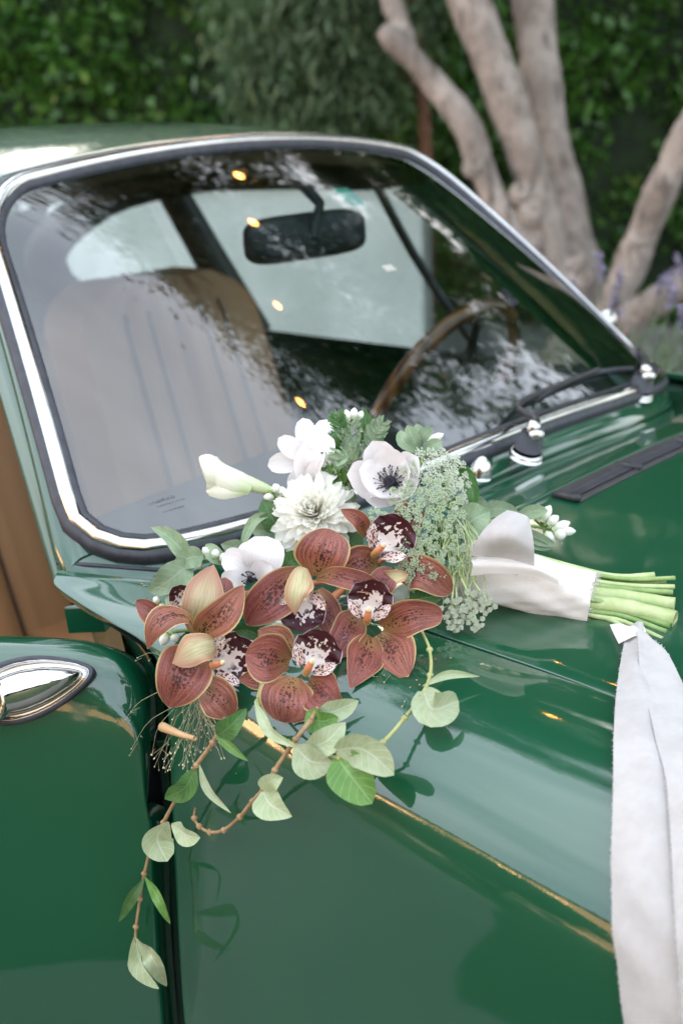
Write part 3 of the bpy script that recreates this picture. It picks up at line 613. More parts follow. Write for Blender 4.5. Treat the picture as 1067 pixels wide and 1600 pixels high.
lavender(950, 545, 4.1, .70, 2200, 'lavender bush with violet spikes in front of the pale tree base', 9)
lavender(1130, 560, 3.9, .78, 2200, 'lavender bush at the right edge behind the dark green wing', 5)
# ---- on the camera's side of the car, seen only in the reflections
PEACH = speck('peach_stucco', (.62, .38, .22), (.70, .44, .27), 2, .9)
ROOFM = speck('dark_roof_tiles', (.06, .05, .045), (.10, .08, .07), 5, .8)
house = empty('added_house', (4, -24, 0), 'low peach stucco house added out of view for a warm streak in the car paint', 'house')  # added house, sized for the warm streak it mirrors in the paint
mb = MB(); mb.box((-34, -31, 0), (40, -24, 6.0)); mb.build('wall', PEACH, house, smooth=False)
mb = MB(); mb.box((-34.5, -31.5, 6.003), (40.5, -23.4, 6.4)); mb.build('roof', ROOFM, house, smooth=False)
GLOW_M = NT('streak_glow', Base_Color=(.5, .3, .15), Emission_Color=(1., .52, .24), Emission_Strength=3.0).m  # added emitter, brightens the warm streak reflected in the fender
for x0, ww in ((-31.5, 2.6), (-27.2, 3.4), (-23.4, 3.6), (-19.4, 3.3), (-14.0, 1.5), (-11.6, .8)):
    mb = MB(); mb.box((x0, -23.99, .7), (x0+ww, -23.96, 5.2)); wi = mb.build('glow_panel', GLOW_M, house, smooth=False)
    for a in (0, ww/2, ww-.07):
        mb = MB(); mb.box((x0+a, -23.955, .7), (x0+a+.07, -23.92, 5.2)); mb.build('glow_panel_bar', ROOFM, wi, smooth=False)
    mb = MB(); mb.box((x0, -23.915, 3.2), (x0+ww, -23.90, 3.28)); mb.build('glow_panel_rail', ROOFM, wi, smooth=False)
def garden_tree(b, h, r, n, seed, label):
    t = empty('garden_tree', (*b, 0), label, 'tree', 'trees mirrored in the car paint'); g = np.random.default_rng(seed)
    mb = MB(); mb.tube([(b[0], b[1], -.1), (b[0]+.1, b[1], h*.3), (b[0]-.1, b[1]+.1, h*.6), (b[0], b[1], h)], [.2, .15, .1, .03], 10, 16, noise=.05); mb.build('trunk', BARK, t)
    bulk('crown', crown_cloud((b[0], b[1], h), (r, r, r*.8), n, 40, seed, .16, .06, .3), 4, CROWN_M, t, kind='stuff')
def tall_tree(b, h, r, n, seed, label):
    t = empty('backdrop_tree', (*b, 0), label, 'tree', 'tall trees behind the hedge'); g = np.random.default_rng(seed)
    mb = MB(); mb.tube([(b[0], b[1], -.1), (b[0]+.1, b[1], h*.5), (b[0], b[1], h)], [.25, .18, .06], 10, 12, noise=.05); mb.build('trunk', BARK, t)
    bulk('crown', crown_cloud((b[0], b[1], h), (r, r, r*.9), n, 60, seed, .2, .08, .3), 4, CROWN_M, t, kind='stuff')
tall_tree((.8, 11.), 6.2, 3.4, 16000, 31, 'tall dark tree behind the hedge mirrored in the bonnet')
tall_tree((-3.4, 11.), 5.6, 3.0, 15000, 34, 'tall dark tree behind the hedge beyond the pale tree')
tall_tree((6.0, 11.5), 6.4, 3.4, 14000, 32, 'tall dark tree right of the hedge mirrored at the front of the bonnet')
garden_tree((-3.9, -8.7), 1.5, .9, 5000, 21, 'round garden bush mirrored dark in the front wing')
garden_tree((-4.9, -7.9), 1.2, .62, 6000, 22, 'larger garden bush mirrored left of the round one in the front wing')
garden_tree((2.2, -9.2), 2.6, 1.9, 11000, 23, 'bushy garden tree mirrored in the open door')
garden_tree((-1.2, -10.5), 2.2, 1.2, 6000, 24, 'small garden tree mirrored between door and front wing')
sh = empty('garden_shrub', (-2.3, -4.9, 0), 'bare stemmed dark shrub mirrored in the side of the front wing', 'shrub')
g9 = np.random.default_rng(77)
for i in range(6):
    a_ = i*1.05; e = np.array([-2.3+.55*math.cos(a_), -4.9+.45*math.sin(a_), 1.0+.25*math.sin(i*3.)]); mb = MB()
    mb.tube([(-2.3, -4.9, -.02), (-2.3+.12*math.cos(a_), -4.9+.12*math.sin(a_), .4), e], [.05, .035, .015], 7, 10); mb.build('branch', BARK2, sh)
    bulk('foliage', leaf_quads(e+g9.normal(size=(900, 3))*.17, .11, .05), 4, CROWN_M, sh, kind='stuff')
# ================================================================== BOUQUET
bouquet = empty('bouquet', on(560, 940, 0), 'bridal bouquet of brown orchids, white flowers and trailing leafy vines lying on the car', 'bouquet')
def petal_geo(path, w, N, nv=14, nu=8, cup=.0, arch=.0, curl=.0, peak=.55, base=.35, tipq=.62, ruf=0., rf=3, twist=0., seed=0, notch=0., asym=0., crease=0.):
    """a petal or leaf along a 3-D path: w full width (m), N the way its face looks, cup lifts the edges, arch bows the middle,
    curl lifts the tip (fractions of length), peak where it is widest, base the width at its foot"""
    p = cr(path, nv); L = np.linalg.norm(np.diff(p, axis=0), axis=1).sum()
    t = np.gradient(p, axis=0); t /= np.linalg.norm(t, axis=1, keepdims=True)
    N = np.asarray(N, float); g = np.random.default_rng(seed); ph = g.uniform(0, 6.28, 4)
    G = np.zeros((nv, nu+1, 3))
    for i, v in enumerate(np.linspace(0, 1, nv)):
        n = N-t[i]*(N@t[i]); n /= np.linalg.norm(n)+1e-9; s = np.cross(t[i], n)
        a = twist*v; n, s = n*math.cos(a)+s*math.sin(a), s*math.cos(a)-n*math.sin(a)
        if v < peak: sh = base+(1-base)*math.sin(math.pi/2*v/peak)
        else: sh = max(0., math.cos(math.pi/2*min(1, (v-peak)/(1-peak))))**tipq
        hw = w/2*sh*(1+.04*math.sin(v*9+ph[0]))
        c = p[i]+n*L*(arch*4*v*(1-v)+curl*v**3)+n*L*asym*.12*math.sin(v*7+ph[3])
        for j, u in enumerate(np.linspace(-1, 1, nu+1)):
            r = ruf*w*abs(u)**2*math.sin(rf*6.28*v+ph[1]+(ph[2] if u > 0 else 0))*sh
            nt_ = -t[i]*notch*L*(1-abs(u))**2*v**6 if notch else 0
            G[i, j] = c+s*hw*u*(1+asym*math.sin(v*6.5+ph[1]*(1 if u > 0 else 2)))+n*(cup*w*.5*sh*u*u+crease*w*sh*abs(u)+r)+nt_
    return G
def petal(name, par, mat, path, w, N=None, label=None, **k):
    G = petal_geo(path, w, -DV if N is None else N, **k)
    return panel(name, G, mat, par, label=label)
def PX(w, t): return w*t/FPX
def PC(x, y, t, gap=.010):
    "like P, but never inside the car body"
    return P(x, y, min(t, dep(on(x, y))-gap))
def onr(x, y, l):
    p = on(x, y, 0); v = p-CAM; return p-v/np.linalg.norm(v)*l
def onv(x, y, lift):
    d = [dep(on(x+dx, y, 0)) for dx in (-36, -24, -12, 0, 12, 24, 36)]
    p = P(x, y, min(d)); v = p-CAM; return p-v/np.linalg.norm(v)*lift
# ---- flower materials
def mk_orchid(name, back=False):
    q = NT(name, Roughness=.5); u, v, uvv = q.uvs(); rn = q.rnd()
    # panel() maps u along the petal, v across it
    a = u; e = q.math('ABSOLUTE', q.math('MULTIPLY_ADD', v, 2., -1.))
    st = q.n('TexNoise', Vector=q.vec(q.math('MULTIPLY', a, 2.5), q.math('MULTIPLY', v, 26.), q.math('MULTIPLY', rn, 40.)), Scale=1., Detail=3.)
    fine = q.n('TexNoise', Vector=q.vec(q.math('MULTIPLY', a, 30.), q.math('MULTIPLY', v, 60.), rn), Scale=1., Detail=2.)
    if not back:
        c = q.mix(q.step(st, .35, .65), (.125, .028, .022), (.28, .082, .058))
        c = q.mix(q.math('MULTIPLY', q.step(fine, .45, .75), .45), c, (.36, .17, .10))
        c = q.mix(q.math('MULTIPLY', q.step(a, .0, .45, .9, 0.), q.step(e, .2, .9, 1., .3)), c, (.38, .22, .08))
        vo = q.n('TexVoronoi', Vector=q.vec(q.math('MULTIPLY', a, 19.), q.math('MULTIPLY', v, 13.), q.math('MULTIPLY', rn, 9.)), Scale=1., Randomness=.75)
        big = q.math('MULTIPLY_ADD', q.step(e, .0, .85, 1., 0.), .52, -.02); sz = q.math('MULTIPLY', big, q.step(a, .55, .92, 1., .15))
        sp = q.math('LESS_THAN', vo, sz); c = q.mix(q.math('MULTIPLY', sp, .85), c, (.035, .006, .007))
    else:
        c = q.mix(q.step(st, .35, .65), (.36, .33, .15), (.54, .46, .27)); c = q.mix(q.step(e, .25, 1., 0., .75), c, (.38, .14, .09)); c = q.mix(q.step(a, .55, 1., 0., .65), c, (.40, .16, .11))
    mg = q.math('MULTIPLY', q.math('MAXIMUM', q.step(q.math('MULTIPLY_ADD', st, .10, e), .94, 1.04), q.step(a, .975, .998)), .85); c = q.mix(mg, c, (.50, .38, .15))
    hs = q.n('HueSaturation', Color=c, Hue=q.math('MULTIPLY_ADD', rn, .02, .49), Value=q.math('MULTIPLY_ADD', rn, .4, .85))
    q.set('Base_Color', hs); q.bump(q.math('ADD', st, fine), .5, .0012)
    return q.translucent(hs, .12).m
ORC, ORCB = mk_orchid('orchid_petal_brown'), mk_orchid('orchid_petal_pale', True)
def mk_lip():
    q = NT('orchid_lip_spotted', Roughness=.45); u, v, _ = q.uvs(); rn = q.rnd()
    e = q.math('ABSOLUTE', q.math('MULTIPLY_ADD', v, 2., -1.))
    d = q.math('SQRT', q.math('ADD', q.math('POWER', q.math('MULTIPLY', e, .85), 2.), q.math('POWER', q.math('MULTIPLY_ADD', u, 1.25, -.28), 2.)))
    nz = q.n('TexNoise', Vector=q.vec(q.math('MULTIPLY', u, 5.), q.math('MULTIPLY', v, 6.), q.math('MULTIPLY', rn, 30.)), Scale=1.6, Detail=2.)
    m1 = q.step(q.math('MULTIPLY_ADD', q.math('SUBTRACT', nz, .5), 1.7, d), .48, .54)
    vo = q.n('TexVoronoi', Vector=q.vec(q.math('MULTIPLY', u, 6.), q.math('MULTIPLY', v, 6.5), q.math('MULTIPLY', rn, 7.)), Scale=1.)
    m2 = q.math('MULTIPLY', q.step(vo, .30, .40, 1., 0.), q.step(d, .15, .42)); m = q.math('MAXIMUM', m1, m2)
    c = q.mix(nz, (.72, .60, .56), (.78, .72, .68)); c = q.mix(m, c, (.045, .004, .010)); c = q.mix(q.step(e, .955, .99), c, (.62, .45, .45))
    q.set('Base_Color', c); return q.translucent(c, .12).m
LIP = mk_lip()
def mk_lobe():
    q = NT('orchid_lobe_spotted', Roughness=.5); u, v, _ = q.uvs(); rn = q.rnd()
    vo = q.n('TexVoronoi', Vector=q.vec(q.math('MULTIPLY', u, 8.), q.math('MULTIPLY', v, 7.), q.math('MULTIPLY', rn, 7.)), Scale=1.)
    c = q.mix(q.step(vo, .38, .46, 1., 0.), (.70, .56, .52), (.06, .006, .014)); q.set('Base_Color', c); return q.m
LOBE = mk_lobe()
COLM = NT('orchid_column', Roughness=.4); _u1, _v1, _ = COLM.uvs(); COLM.set('Base_Color', COLM.mix(COLM.step(_u1, .25, .8), (.62, .36, .14), (.60, .20, .10))); COLM = COLM.m
ANTHER = plain('orchid_anther', (.74, .62, .36), .4)
def mk_white(name, a, b, tr=.3, veins=30., hue=None):
    q = NT(name, Roughness=.55); u, v, _ = q.uvs(); rn = q.rnd()
    st = q.n('TexNoise', Vector=q.vec(q.math('MULTIPLY', u, 2.), q.math('MULTIPLY', v, veins), q.math('MULTIPLY', rn, 20.)), Scale=1., Detail=3.)
    c = q.mix(q.step(st, .3, .7), a, b)
    if hue: c = q.mix(q.step(u, 0., .5, .9, 0.), c, hue)
    q.set('Base_Color', c); q.bump(st, .3, .0008); return q.translucent(c, tr).m
WHITE = mk_white('white_petal', (.80, .74, .72), (.84, .81, .80), .3, 24.)
CREAM = mk_white('dahlia_petal', (.88, .87, .78), (.92, .91, .86), .5, 9., (.90, .88, .70))
CALLA = mk_white('trumpet_petal', (.76, .76, .60), (.82, .82, .70), .3, 16., (.55, .66, .34))
BUDW = mk_white('bud_petal', (.80, .80, .72), (.84, .84, .78), .25, 8., (.50, .60, .34))
def mk_leaf(name, a, b, vein, tr=.25, rough=.5):
    q = NT(name, Roughness=rough); u, v, _ = q.uvs(); rn = q.rnd(); e = q.math('ABSOLUTE', q.math('MULTIPLY_ADD', v, 2., -1.))
    nz = q.noise(q.obj(), 90., 4.)
    ph = q.math('FRACT', q.math('MULTIPLY_ADD', e, -1.8, q.math('MULTIPLY', u, 8.))); sv = q.math('MULTIPLY', q.step(q.math('ABSOLUTE', q.math('SUBTRACT', ph, .5)), .0, .12, 1., 0.), .62)
    mid = q.step(e, .03, .09, .8, 0.); ve = q.math('MAXIMUM', sv, mid)
    c = q.mix(q.step(nz, .3, .7), a, b); c = q.mix(ve, c, vein)
    h = q.n('HueSaturation', Color=c, Value=q.math('MULTIPLY_ADD', rn, .4, .8)); q.set('Base_Color', h)
    q.bump(q.math('ADD', nz, q.math('MULTIPLY', ve, -1.)), .35, .001); return q.translucent(h, tr).m
LEAF_P = mk_leaf('pale_leaf', (.33, .40, .21), (.42, .48, .29), (.52, .56, .40))
LEAF_G = mk_leaf('green_leaf', (.085, .20, .035), (.13, .27, .055), (.22, .36, .12))
LEAF_D = mk_leaf('deep_green_leaf', (.045, .13, .03), (.075, .18, .045), (.13, .24, .09))
LEAF_S = mk_leaf('sage_leaf', (.20, .29, .16), (.28, .36, .22), (.34, .42, .28), .25, .7)
VINE = speck('vine_stem', (.26, .15, .07), (.36, .24, .12), 70, .6)
VINEG = speck('green_vine_stem', (.28, .30, .10), (.36, .36, .14), 70, .5)
STEMG = speck('green_stem', (.16, .26, .07), (.26, .36, .12), 50, .45)
STEMP = speck('pale_stem', (.34, .42, .17), (.44, .50, .25), 50, .45)
DARKC = speck('black_stamens', (.010, .011, .018), (.03, .03, .045), 300, .6)
HAIR = plain('dry_grass_hair', (.42, .40, .24), .6)
UMB = mk_leafy('lace_florets', (.50, .56, .40), (.68, .72, .58), .6, .2)
UMBG = mk_leafy('green_florets', (.32, .42, .24), (.48, .56, .38), .6, .2)
TEAL = plain('teal_thread', (.01, .12, .16), .5)
# ---- orchids
def orchid(c, petals, lip, label, dt=0.):
    """c: column foot (px, py, t); petals: (material key, [(px,py,t)..], width px, options); lip: direction angle (deg, image), size px, twist"""
    cx, cy, t = c; t += dt; mb = MB(); pc = P(cx, cy, t)
    if lip:
        ang, size, lt = lip; size *= .94; di = np.array([math.cos(R(ang)), -math.sin(R(ang))])       # image direction of the lip, degrees counter-clockwise
        cpath = [P(cx-di[0]*size*.42, cy-di[1]*size*.42, t+.008), P(cx-di[0]*size*.30, cy-di[1]*size*.30, t-.012), P(cx-di[0]*size*.14, cy-di[1]*size*.14, t-.018)]
        mb.tube(cpath, [PX(6, t), PX(6.5, t), PX(4.5, t)], 10, 10)
    else: mb.tube([pc, P(cx+8, cy, t+.01)], [.004], 8)
    mb.tube([pc+DV*.01, pc+DV*.03+np.array([.01, .02, -.005]), P(560, 900, 1.43)], [.004, .003, .003], 8, 8)
    o = mb.build('orchid', COLM, bouquet, label=label)
    if lip:
        mb = MB(); q = cpath[-1]; mb.lathe(q-DV*.0, -DV+RV*di[0]*.5-UV_*di[1]*.5, [(.0005, -.003), (.0024, -.0015), (.0028, .001), (.0018, .0035), (.0003, .004)], 10); mb.build('anther', ANTHER, o)
        side = np.array([-di[1], di[0]])
        lp_ = [P(cx-di[0]*size*.34, cy-di[1]*size*.34, t+.004), P(cx-di[0]*size*.02, cy-di[1]*size*.02, t+.006), P(cx+di[0]*size*.32, cy+di[1]*size*.32, t-.001), P(cx+di[0]*size*.60, cy+di[1]*size*.60, t-.008)]
        petal('lip', o, LIP, lp_, PX(size*1.08, t), nv=26, nu=16, cup=.26, arch=-.02, curl=.0, peak=.6, base=.40, tipq=.5, ruf=.085, rf=3.3, seed=int(cx))
        for sg in (-1, 1):
            a = np.array([cx, cy])-di*size*.30+side*sg*size*.16; b = np.array([cx, cy])+di*size*.06+side*sg*size*.50
            petal('side_lobe', o, LOBE, [P(*a, t+.002), P(*((a+b)/2+side*sg*4), t-.010), P(*b, t-.014)], PX(size*.27, t), N=-DV-(RV*side[0]-UV_*side[1])*sg*.8, nv=10, nu=6, cup=.3, peak=.5, base=.7, ruf=.03)
    for k, (m, path, w_, op) in enumerate(petals):
        tt = np.mean([p[2] for p in path])
        petal('tepal', o, ORCB if m == 'b' else ORC, [PC(p[0], p[1], p[2]+dt) for p in path], PX(w_*1.07, tt), label='pale green backed tepal' if m == 'b' else None, seed=int(cx)+k, **{**dict(nv=18, nu=12, cup=.07, arch=.03, curl=-.05, peak=.47, base=.34, tipq=.86, ruf=.03, rf=1.7, asym=.10, crease=.07), **op})
    return o
orchid((287, 938, 1.365), [('b', [(304, 990, 1.345), (316, 945, 1.325), (334, 880, 1.335)], 62, dict(cup=.02, peak=.5, tipq=.85, ruf=.05, asym=.14, crease=.05)),
    ('o', [(262, 968, 1.36), (240, 958, 1.345), (210, 938, 1.355)], 34, dict(cup=.5)),
    ('o', [(300, 985, 1.36), (345, 930, 1.37), (352, 900, 1.38)], 40, {})], (100, 44, 0), 'leftmost orchid half hidden behind the front left one')
orchid((358, 1032, 1.325), [('o', [(306, 996, 1.335), (345, 960, 1.315), (383, 914, 1.320)], 50, dict(cup=.3, twist=.15)),
    ('o', [(308, 992, 1.335), (290, 966, 1.315), (262, 964, 1.295), (240, 984, 1.290), (231, 1014, 1.300)], 40, dict(cup=-.1, curl=0, arch=0, twist=-.5, N=-DV+UV_*.9, tipq=.8)),
    ('o', [(310, 1012, 1.335), (285, 1055, 1.305), (262, 1108, 1.310)], 78, dict(cup=.05, peak=.5, tipq=.72)),
    ('o', [(313, 1070, 1.325), (342, 1092, 1.305), (366, 1122, 1.315)], 56, dict(cup=.06, ruf=.05, tipq=.7)),
    ('b', [(336, 1004, 1.318), (308, 1016, 1.288), (268, 1036, 1.292)], 50, dict(cup=.02, arch=.05, tipq=.9, asym=.2, twist=.35, ruf=.06, crease=-.06))], (18, 84, 0), 'front left orchid with a dark rimmed lip turned right', dt=-.012)
orchid((473, 945, 1.325), [('o', [(496, 900, 1.345), (506, 862, 1.325), (520, 826, 1.335)], 76, dict(cup=.12, peak=.5, tipq=.66)),
    ('o', [(466, 896, 1.345), (428, 930, 1.320), (384, 978, 1.325)], 66, dict(cup=.15, tipq=.72, peak=.52)),
    ('o', [(494, 903, 1.340), (548, 905, 1.310), (610, 926, 1.310)], 33, dict(cup=.3, twist=.35, N=-DV+UV_*.4)),
    ('b', [(474, 888, 1.325), (464, 920, 1.293), (462, 962, 1.295)], 40, dict(cup=.02, arch=.05, peak=.40, tipq=1., asym=.2, twist=-.4, ruf=.06, crease=-.06)),
    ('o', [(495, 922, 1.350), (512, 960, 1.340), (523, 1002, 1.345)], 48, dict(cup=.1))], (-97, 76, 0), 'centre orchid with its lip hanging straight down')
orchid((492, 1025, 1.300), [('o', [(452, 1033, 1.325), (418, 1028, 1.300), (382, 1022, 1.305)], 66, dict(cup=.14, peak=.5, tipq=.66)),
    ('o', [(462, 1016, 1.335), (432, 1000, 1.335), (402, 984, 1.340)], 44, dict(cup=.1)),
    ('o', [(458, 1058, 1.315), (450, 1095, 1.295), (444, 1131, 1.305)], 78, dict(cup=.05, peak=.55, tipq=.6, ruf=.04)),
    ('o', [(482, 1064, 1.315), (506, 1084, 1.290), (533, 1104, 1.300)], 58, dict(cup=.15, tipq=.72, peak=.52)),
    ('o', [(440, 1050, 1.33), (405, 1060, 1.325), (372, 1062, 1.33)], 30, dict(cup=.1))], (62, 76, 0), 'lowest orchid with a big maroon lip pointing up', dt=-.04)
orchid((577, 944, 1.325), [('o', [(598, 980, 1.340), (645, 962, 1.310), (694, 962, 1.315)], 52, dict(cup=.25, peak=.5, tipq=.55)),
    ('o', [(592, 990, 1.340), (612, 1018, 1.318), (634, 1052, 1.325)], 70, dict(cup=.05, peak=.55, tipq=.6)),
    ('o', [(580, 996, 1.335), (567, 1030, 1.312), (549, 1072, 1.320)], 56, dict(cup=.15, peak=.55)),
    ('o', [(560, 962, 1.345), (540, 990, 1.325), (522, 1026, 1.335)], 52, dict(cup=.1, tipq=.55)),
    ('o', [(585, 930, 1.35), (600, 905, 1.35), (612, 885, 1.36)], 40, {})], (82, 70, 0), 'right hand orchid with maroon blotches over a white lip', dt=-.02)
orchid((606, 845, 1.36), [('o', [(572, 838, 1.380), (560, 812, 1.365), (531, 795, 1.368)], 24, dict(cup=.4, tipq=.9)),
    ('o', [(590, 880, 1.385), (560, 882, 1.365), (522, 905, 1.372)], 50, dict(cup=.15)),
    ('b', [(580, 902, 1.36), (612, 902, 1.335), (640, 897, 1.340)], 20, dict(cup=.3, arch=.1)),
    ('o', [(622, 895, 1.380), (660, 895, 1.352), (708, 928, 1.358)], 56, dict(cup=.12, peak=.5, tipq=.66)),
    ('o', [(620, 830, 1.390), (640, 810, 1.385), (664, 800, 1.395)], 46, {})], (45, 78, 0), 'topmost orchid under the dahlia and lace with a blotched lip')
# ---- white flowers
def dirv(a, b, c=1.): v = RV*a+UV_*b-DV*c; return v/np.linalg.norm(v)
def basis(z):
    z = z/np.linalg.norm(z); x = np.cross(z, [.2, .3, 1.]); x /= np.linalg.norm(x); return x, np.cross(z, x), z
def rosette(name, c, z, rings, mat, core, label, seed=1, corem=None):
    "rings: (count, foot radius, length, width, opening angle from the axis, height, options)"
    x, y, z = basis(z); g = np.random.default_rng(seed); mb = MB(); core(mb, c, z); o = mb.build(name, corem or STEMG, bouquet, label=label)
    for n, r0, ln, w_, op, h, kw in rings:
        off = g.uniform(0, 6.28)
        for i in range(n):
            a = off+2*math.pi*i/n+g.normal(0, .10); rd = x*math.cos(a)+y*math.sin(a); q = R(op+g.normal(0, 4)); l = ln*g.uniform(.92, 1.08)
            b = c+z*h+rd*r0; d = rd*math.sin(q)+z*math.cos(q); nn = z*math.sin(q)-rd*math.cos(q)
            bend = kw.get('bend', .15)
            pth = [b, b+d*l*.5-nn*l*bend*.5, b+d*l+nn*l*(kw.get('tipup', 0.))]
            petal('petal', o, mat, pth, w_*g.uniform(.9, 1.1), N=nn, seed=int(g.integers(1e6)), **{k: v for k, v in kw.items() if k not in ('bend', 'tipup')})
    return o
mm = .001
dk = dict(cup=.34, base=.5, nv=11, nu=4, tipq=.36, peak=.62, bend=-.12, ruf=0)
rosette('dahlia', P(492, 806, 1.425), dirv(-.12, .35), [(n_, r_, l_*mm, w_*mm, op_, h_, {**dk, 'tipup': tu_}) for n_, r_, l_, w_, op_, h_, tu_ in
    ((26, .006, 39, 11.5, 112, -.012, 0), (28, .006, 39, 11.5, 99, -.008, .02), (28, .006, 39, 11, 87, -.004, .04), (28, .005, 39, 9.5, 75, .0, .05), (27, .005, 37, 9, 63, .003, .06), (26, .004, 35, 8.5, 52, .005, .08), (24, .004, 33, 8, 41, .006, .1), (20, .003, 31, 7, 30, .006, .12), (15, .002, 29, 6.5, 19, .006, .14), (8, .001, 27, 6, 8, .006, .16))],
    CREAM, lambda mb, c, z: mb.lathe(c-z*.018, z, [(.002, 0), (.010, .004), (.012, .012), (.006, .02)], 12), 'round cream dahlia packed with narrow petals', 4)
def an_core(mb, c, z):
    mb.lathe(c-z*.002, z, [(.002, 0), (.0055, .003), (.0065, .007), (.005, .010), (.0015, .012)], 14)
    x, y, z = basis(z); g = np.random.default_rng(8)
    for i in range(70):
        a = g.uniform(0, 6.28); r = g.uniform(.009, .0155); e = c+z*g.uniform(.006, .012)+(x*math.cos(a)+y*math.sin(a))*r
        mb.tube([c+z*.001+(x*math.cos(a)+y*math.sin(a))*.005, e], [.00025], 3); mb.lathe(e, z, [(.0003, -.0008), (.0009, 0), (.0003, .0012)], 5)
wp_ = dict(base=.45, nv=12, nu=8, cup=.28, tipq=.45, peak=.62, ruf=.04, rf=1.5)
rosette('anemone', P(610, 755, 1.42), dirv(-.20, .42), [(5, .004, 40*mm, 38*mm, 66, -.002, {**wp_, 'tipup': .22}), (4, .004, 36*mm, 34*mm, 48, .0, {**wp_, 'tipup': .2})], WHITE, an_core, 'open white anemone with a black centre', 12, DARKC)
# side-on white anemone at the back
def at_px(name, par, mat, specs, label=None, **kw):
    for b, m_, e, w_, k in specs: petal(name, par, mat, [P(*b), P(*m_), P(*e)], PX(w_, m_[2]), **{**dict(nv=12, nu=8, cup=.2, base=.4, tipq=.5, peak=.62, ruf=.02), **kw, **k})
def calyx(name, c, label, m=STEMG, to=(560, 880, 1.46)):
    mb = MB(); p = P(*c); mb.tube([p, (p+P(*to))/2+DV*.01, P(*to)], [.0028, .0022], 7, 8); mb.lathe(p, P(*to)-p, [(.001, -.004), (.004, -.001), (.004, .003), (.002, .006)], 10)
    return mb.build(name, m, bouquet, label=label)
o = calyx('anemone', (496, 716, 1.475), 'white anemone seen from its side at the top left of the bouquet')
at_px('petal', o, WHITE, [((485, 722, 1.475), (450, 722, 1.475), (418, 728, 1.480), 34, {}), ((487, 716, 1.475), (460, 702, 1.47), (435, 684, 1.475), 32, {}), ((490, 710, 1.48), (480, 684, 1.48), (473, 653, 1.49), 34, {}),
    ((480, 728, 1.47), (466, 745, 1.465), (452, 764, 1.47), 26, {}), ((496, 712, 1.47), (503, 684, 1.465), (510, 655, 1.475), 34, {}), ((486, 745, 1.455), (494, 710, 1.435), (510, 676, 1.44), 52, dict(cup=.5)), ((478, 752, 1.45), (482, 722, 1.432), (497, 694, 1.438), 44, dict(cup=.6)), ((482, 760, 1.445), (502, 738, 1.43), (524, 722, 1.44), 44, dict(cup=.5))])
o = calyx('anemone', (390, 905, 1.41), 'white anemone low on the left, above the brown orchids', DARKC)
at_px('petal', o, WHITE, [((398, 900, 1.405), (410, 872, 1.385), (418, 838, 1.395), 66, dict(cup=.25, ruf=.03)), ((392, 900, 1.40), (372, 880, 1.395), (348, 868, 1.405), 42, dict(cup=.25)), ((402, 905, 1.39), (412, 893, 1.378), (424, 882, 1.375), 40, dict(cup=.4)), ((386, 908, 1.395), (366, 905, 1.39), (345, 906, 1.40), 30, {}), ((396, 890, 1.41), (392, 866, 1.405), (392, 845, 1.41), 40, {})])
mb = MB()
for i in range(26):
    a = rng.uniform(0, 6.28); c0 = P(388, 903, 1.385); e = c0+RV*math.cos(a)*.007+UV_*math.sin(a)*.006-DV*rng.uniform(0, .004); mb.tube([c0, e], [.00025], 3); mb.lathe(e, -DV, [(.0003, -.0008), (.0009, 0), (.0003, .001)], 5)
mb.build('stamen', DARKC, o)
# trumpet flower
tr_o = calyx('trumpet_flower', (418, 764, 1.462), 'closed creamy trumpet flower reaching out to the left', STEMG, (450, 800, 1.47))
ctr = cr([P(425, 768, 1.462), P(398, 759, 1.462), P(368, 750, 1.462), P(342, 744, 1.462), P(327, 740, 1.462), P(319, 742, 1.462)], 26); rad = np.interp(np.linspace(0, 1, 26), [0, .25, .5, .72, .86, .95, 1], [7, 12, 19, 28, 31, 28, 13])*1.462/FPX
mb = MB(); mb.tube(ctr, rad, 22, caps=True, noise=.012); mb.build('tube', CALLA, tr_o)
at_px('petal_fold', tr_o, CALLA, [((392, 765, 1.452), (356, 752, 1.444), (325, 722, 1.450), 30, dict(cup=-.3)), ((388, 768, 1.453), (352, 768, 1.446), (322, 768, 1.452), 24, dict(cup=-.3))])
# buds
def bud(c, tip, w_, m=BUDW, par=None):
    mb = MB(); a, b = P(*c), P(*tip); mb.tube([a, a*.65+b*.35, a*.25+b*.75, b], [PX(w_*.22, c[2]), PX(w_*.5, c[2]), PX(w_*.42, c[2]), PX(w_*.08, c[2])], 9, 9); return mb.build('bud', m, par)
def bud_sprig(stem, buds, label, leaves=()):
    mb = MB(); mb.tube([P(*p) for p in stem], [.0022, .0016], 7, 10)
    for c, tip, w_ in buds:
        j = min(stem, key=lambda p: (p[0]-c[0])**2+(p[1]-c[1])**2); mb.tube([P(*j), P(*c)], [.0015], 5)
    o = mb.build('bud_sprig', STEMG, bouquet, label=label)
    for c, tip, w_ in buds: bud(c, tip, w_, par=o)
    for pth, w_ in leaves: petal('leaf', o, LEAF_S, [P(*p) for p in pth], PX(w_, pth[0][2]), nv=9, nu=4, cup=.3)
bud_sprig([(470, 800, 1.46), (440, 772, 1.45), (420, 768, 1.45)], [((436, 770, 1.445), (428, 756, 1.445), 15), ((442, 775, 1.445), (440, 760, 1.445), 14), ((428, 778, 1.445), (412, 776, 1.445), 13)], 'white buds at the foot of the trumpet flower')
bud_sprig([(400, 890, 1.42), (340, 875, 1.42), (310, 876, 1.425)], [((318, 872, 1.415), (303, 862, 1.415), 13), ((326, 868, 1.412), (318, 855, 1.415), 13), ((334, 872, 1.41), (340, 858, 1.41), 14), ((316, 882, 1.413), (303, 886, 1.415), 12), ((345, 876, 1.408), (352, 864, 1.41), 11)], 'white bud cluster at the left edge below the chrome trim', [([(350, 880, 1.415), (335, 866, 1.41), (322, 850, 1.415)], 26)])
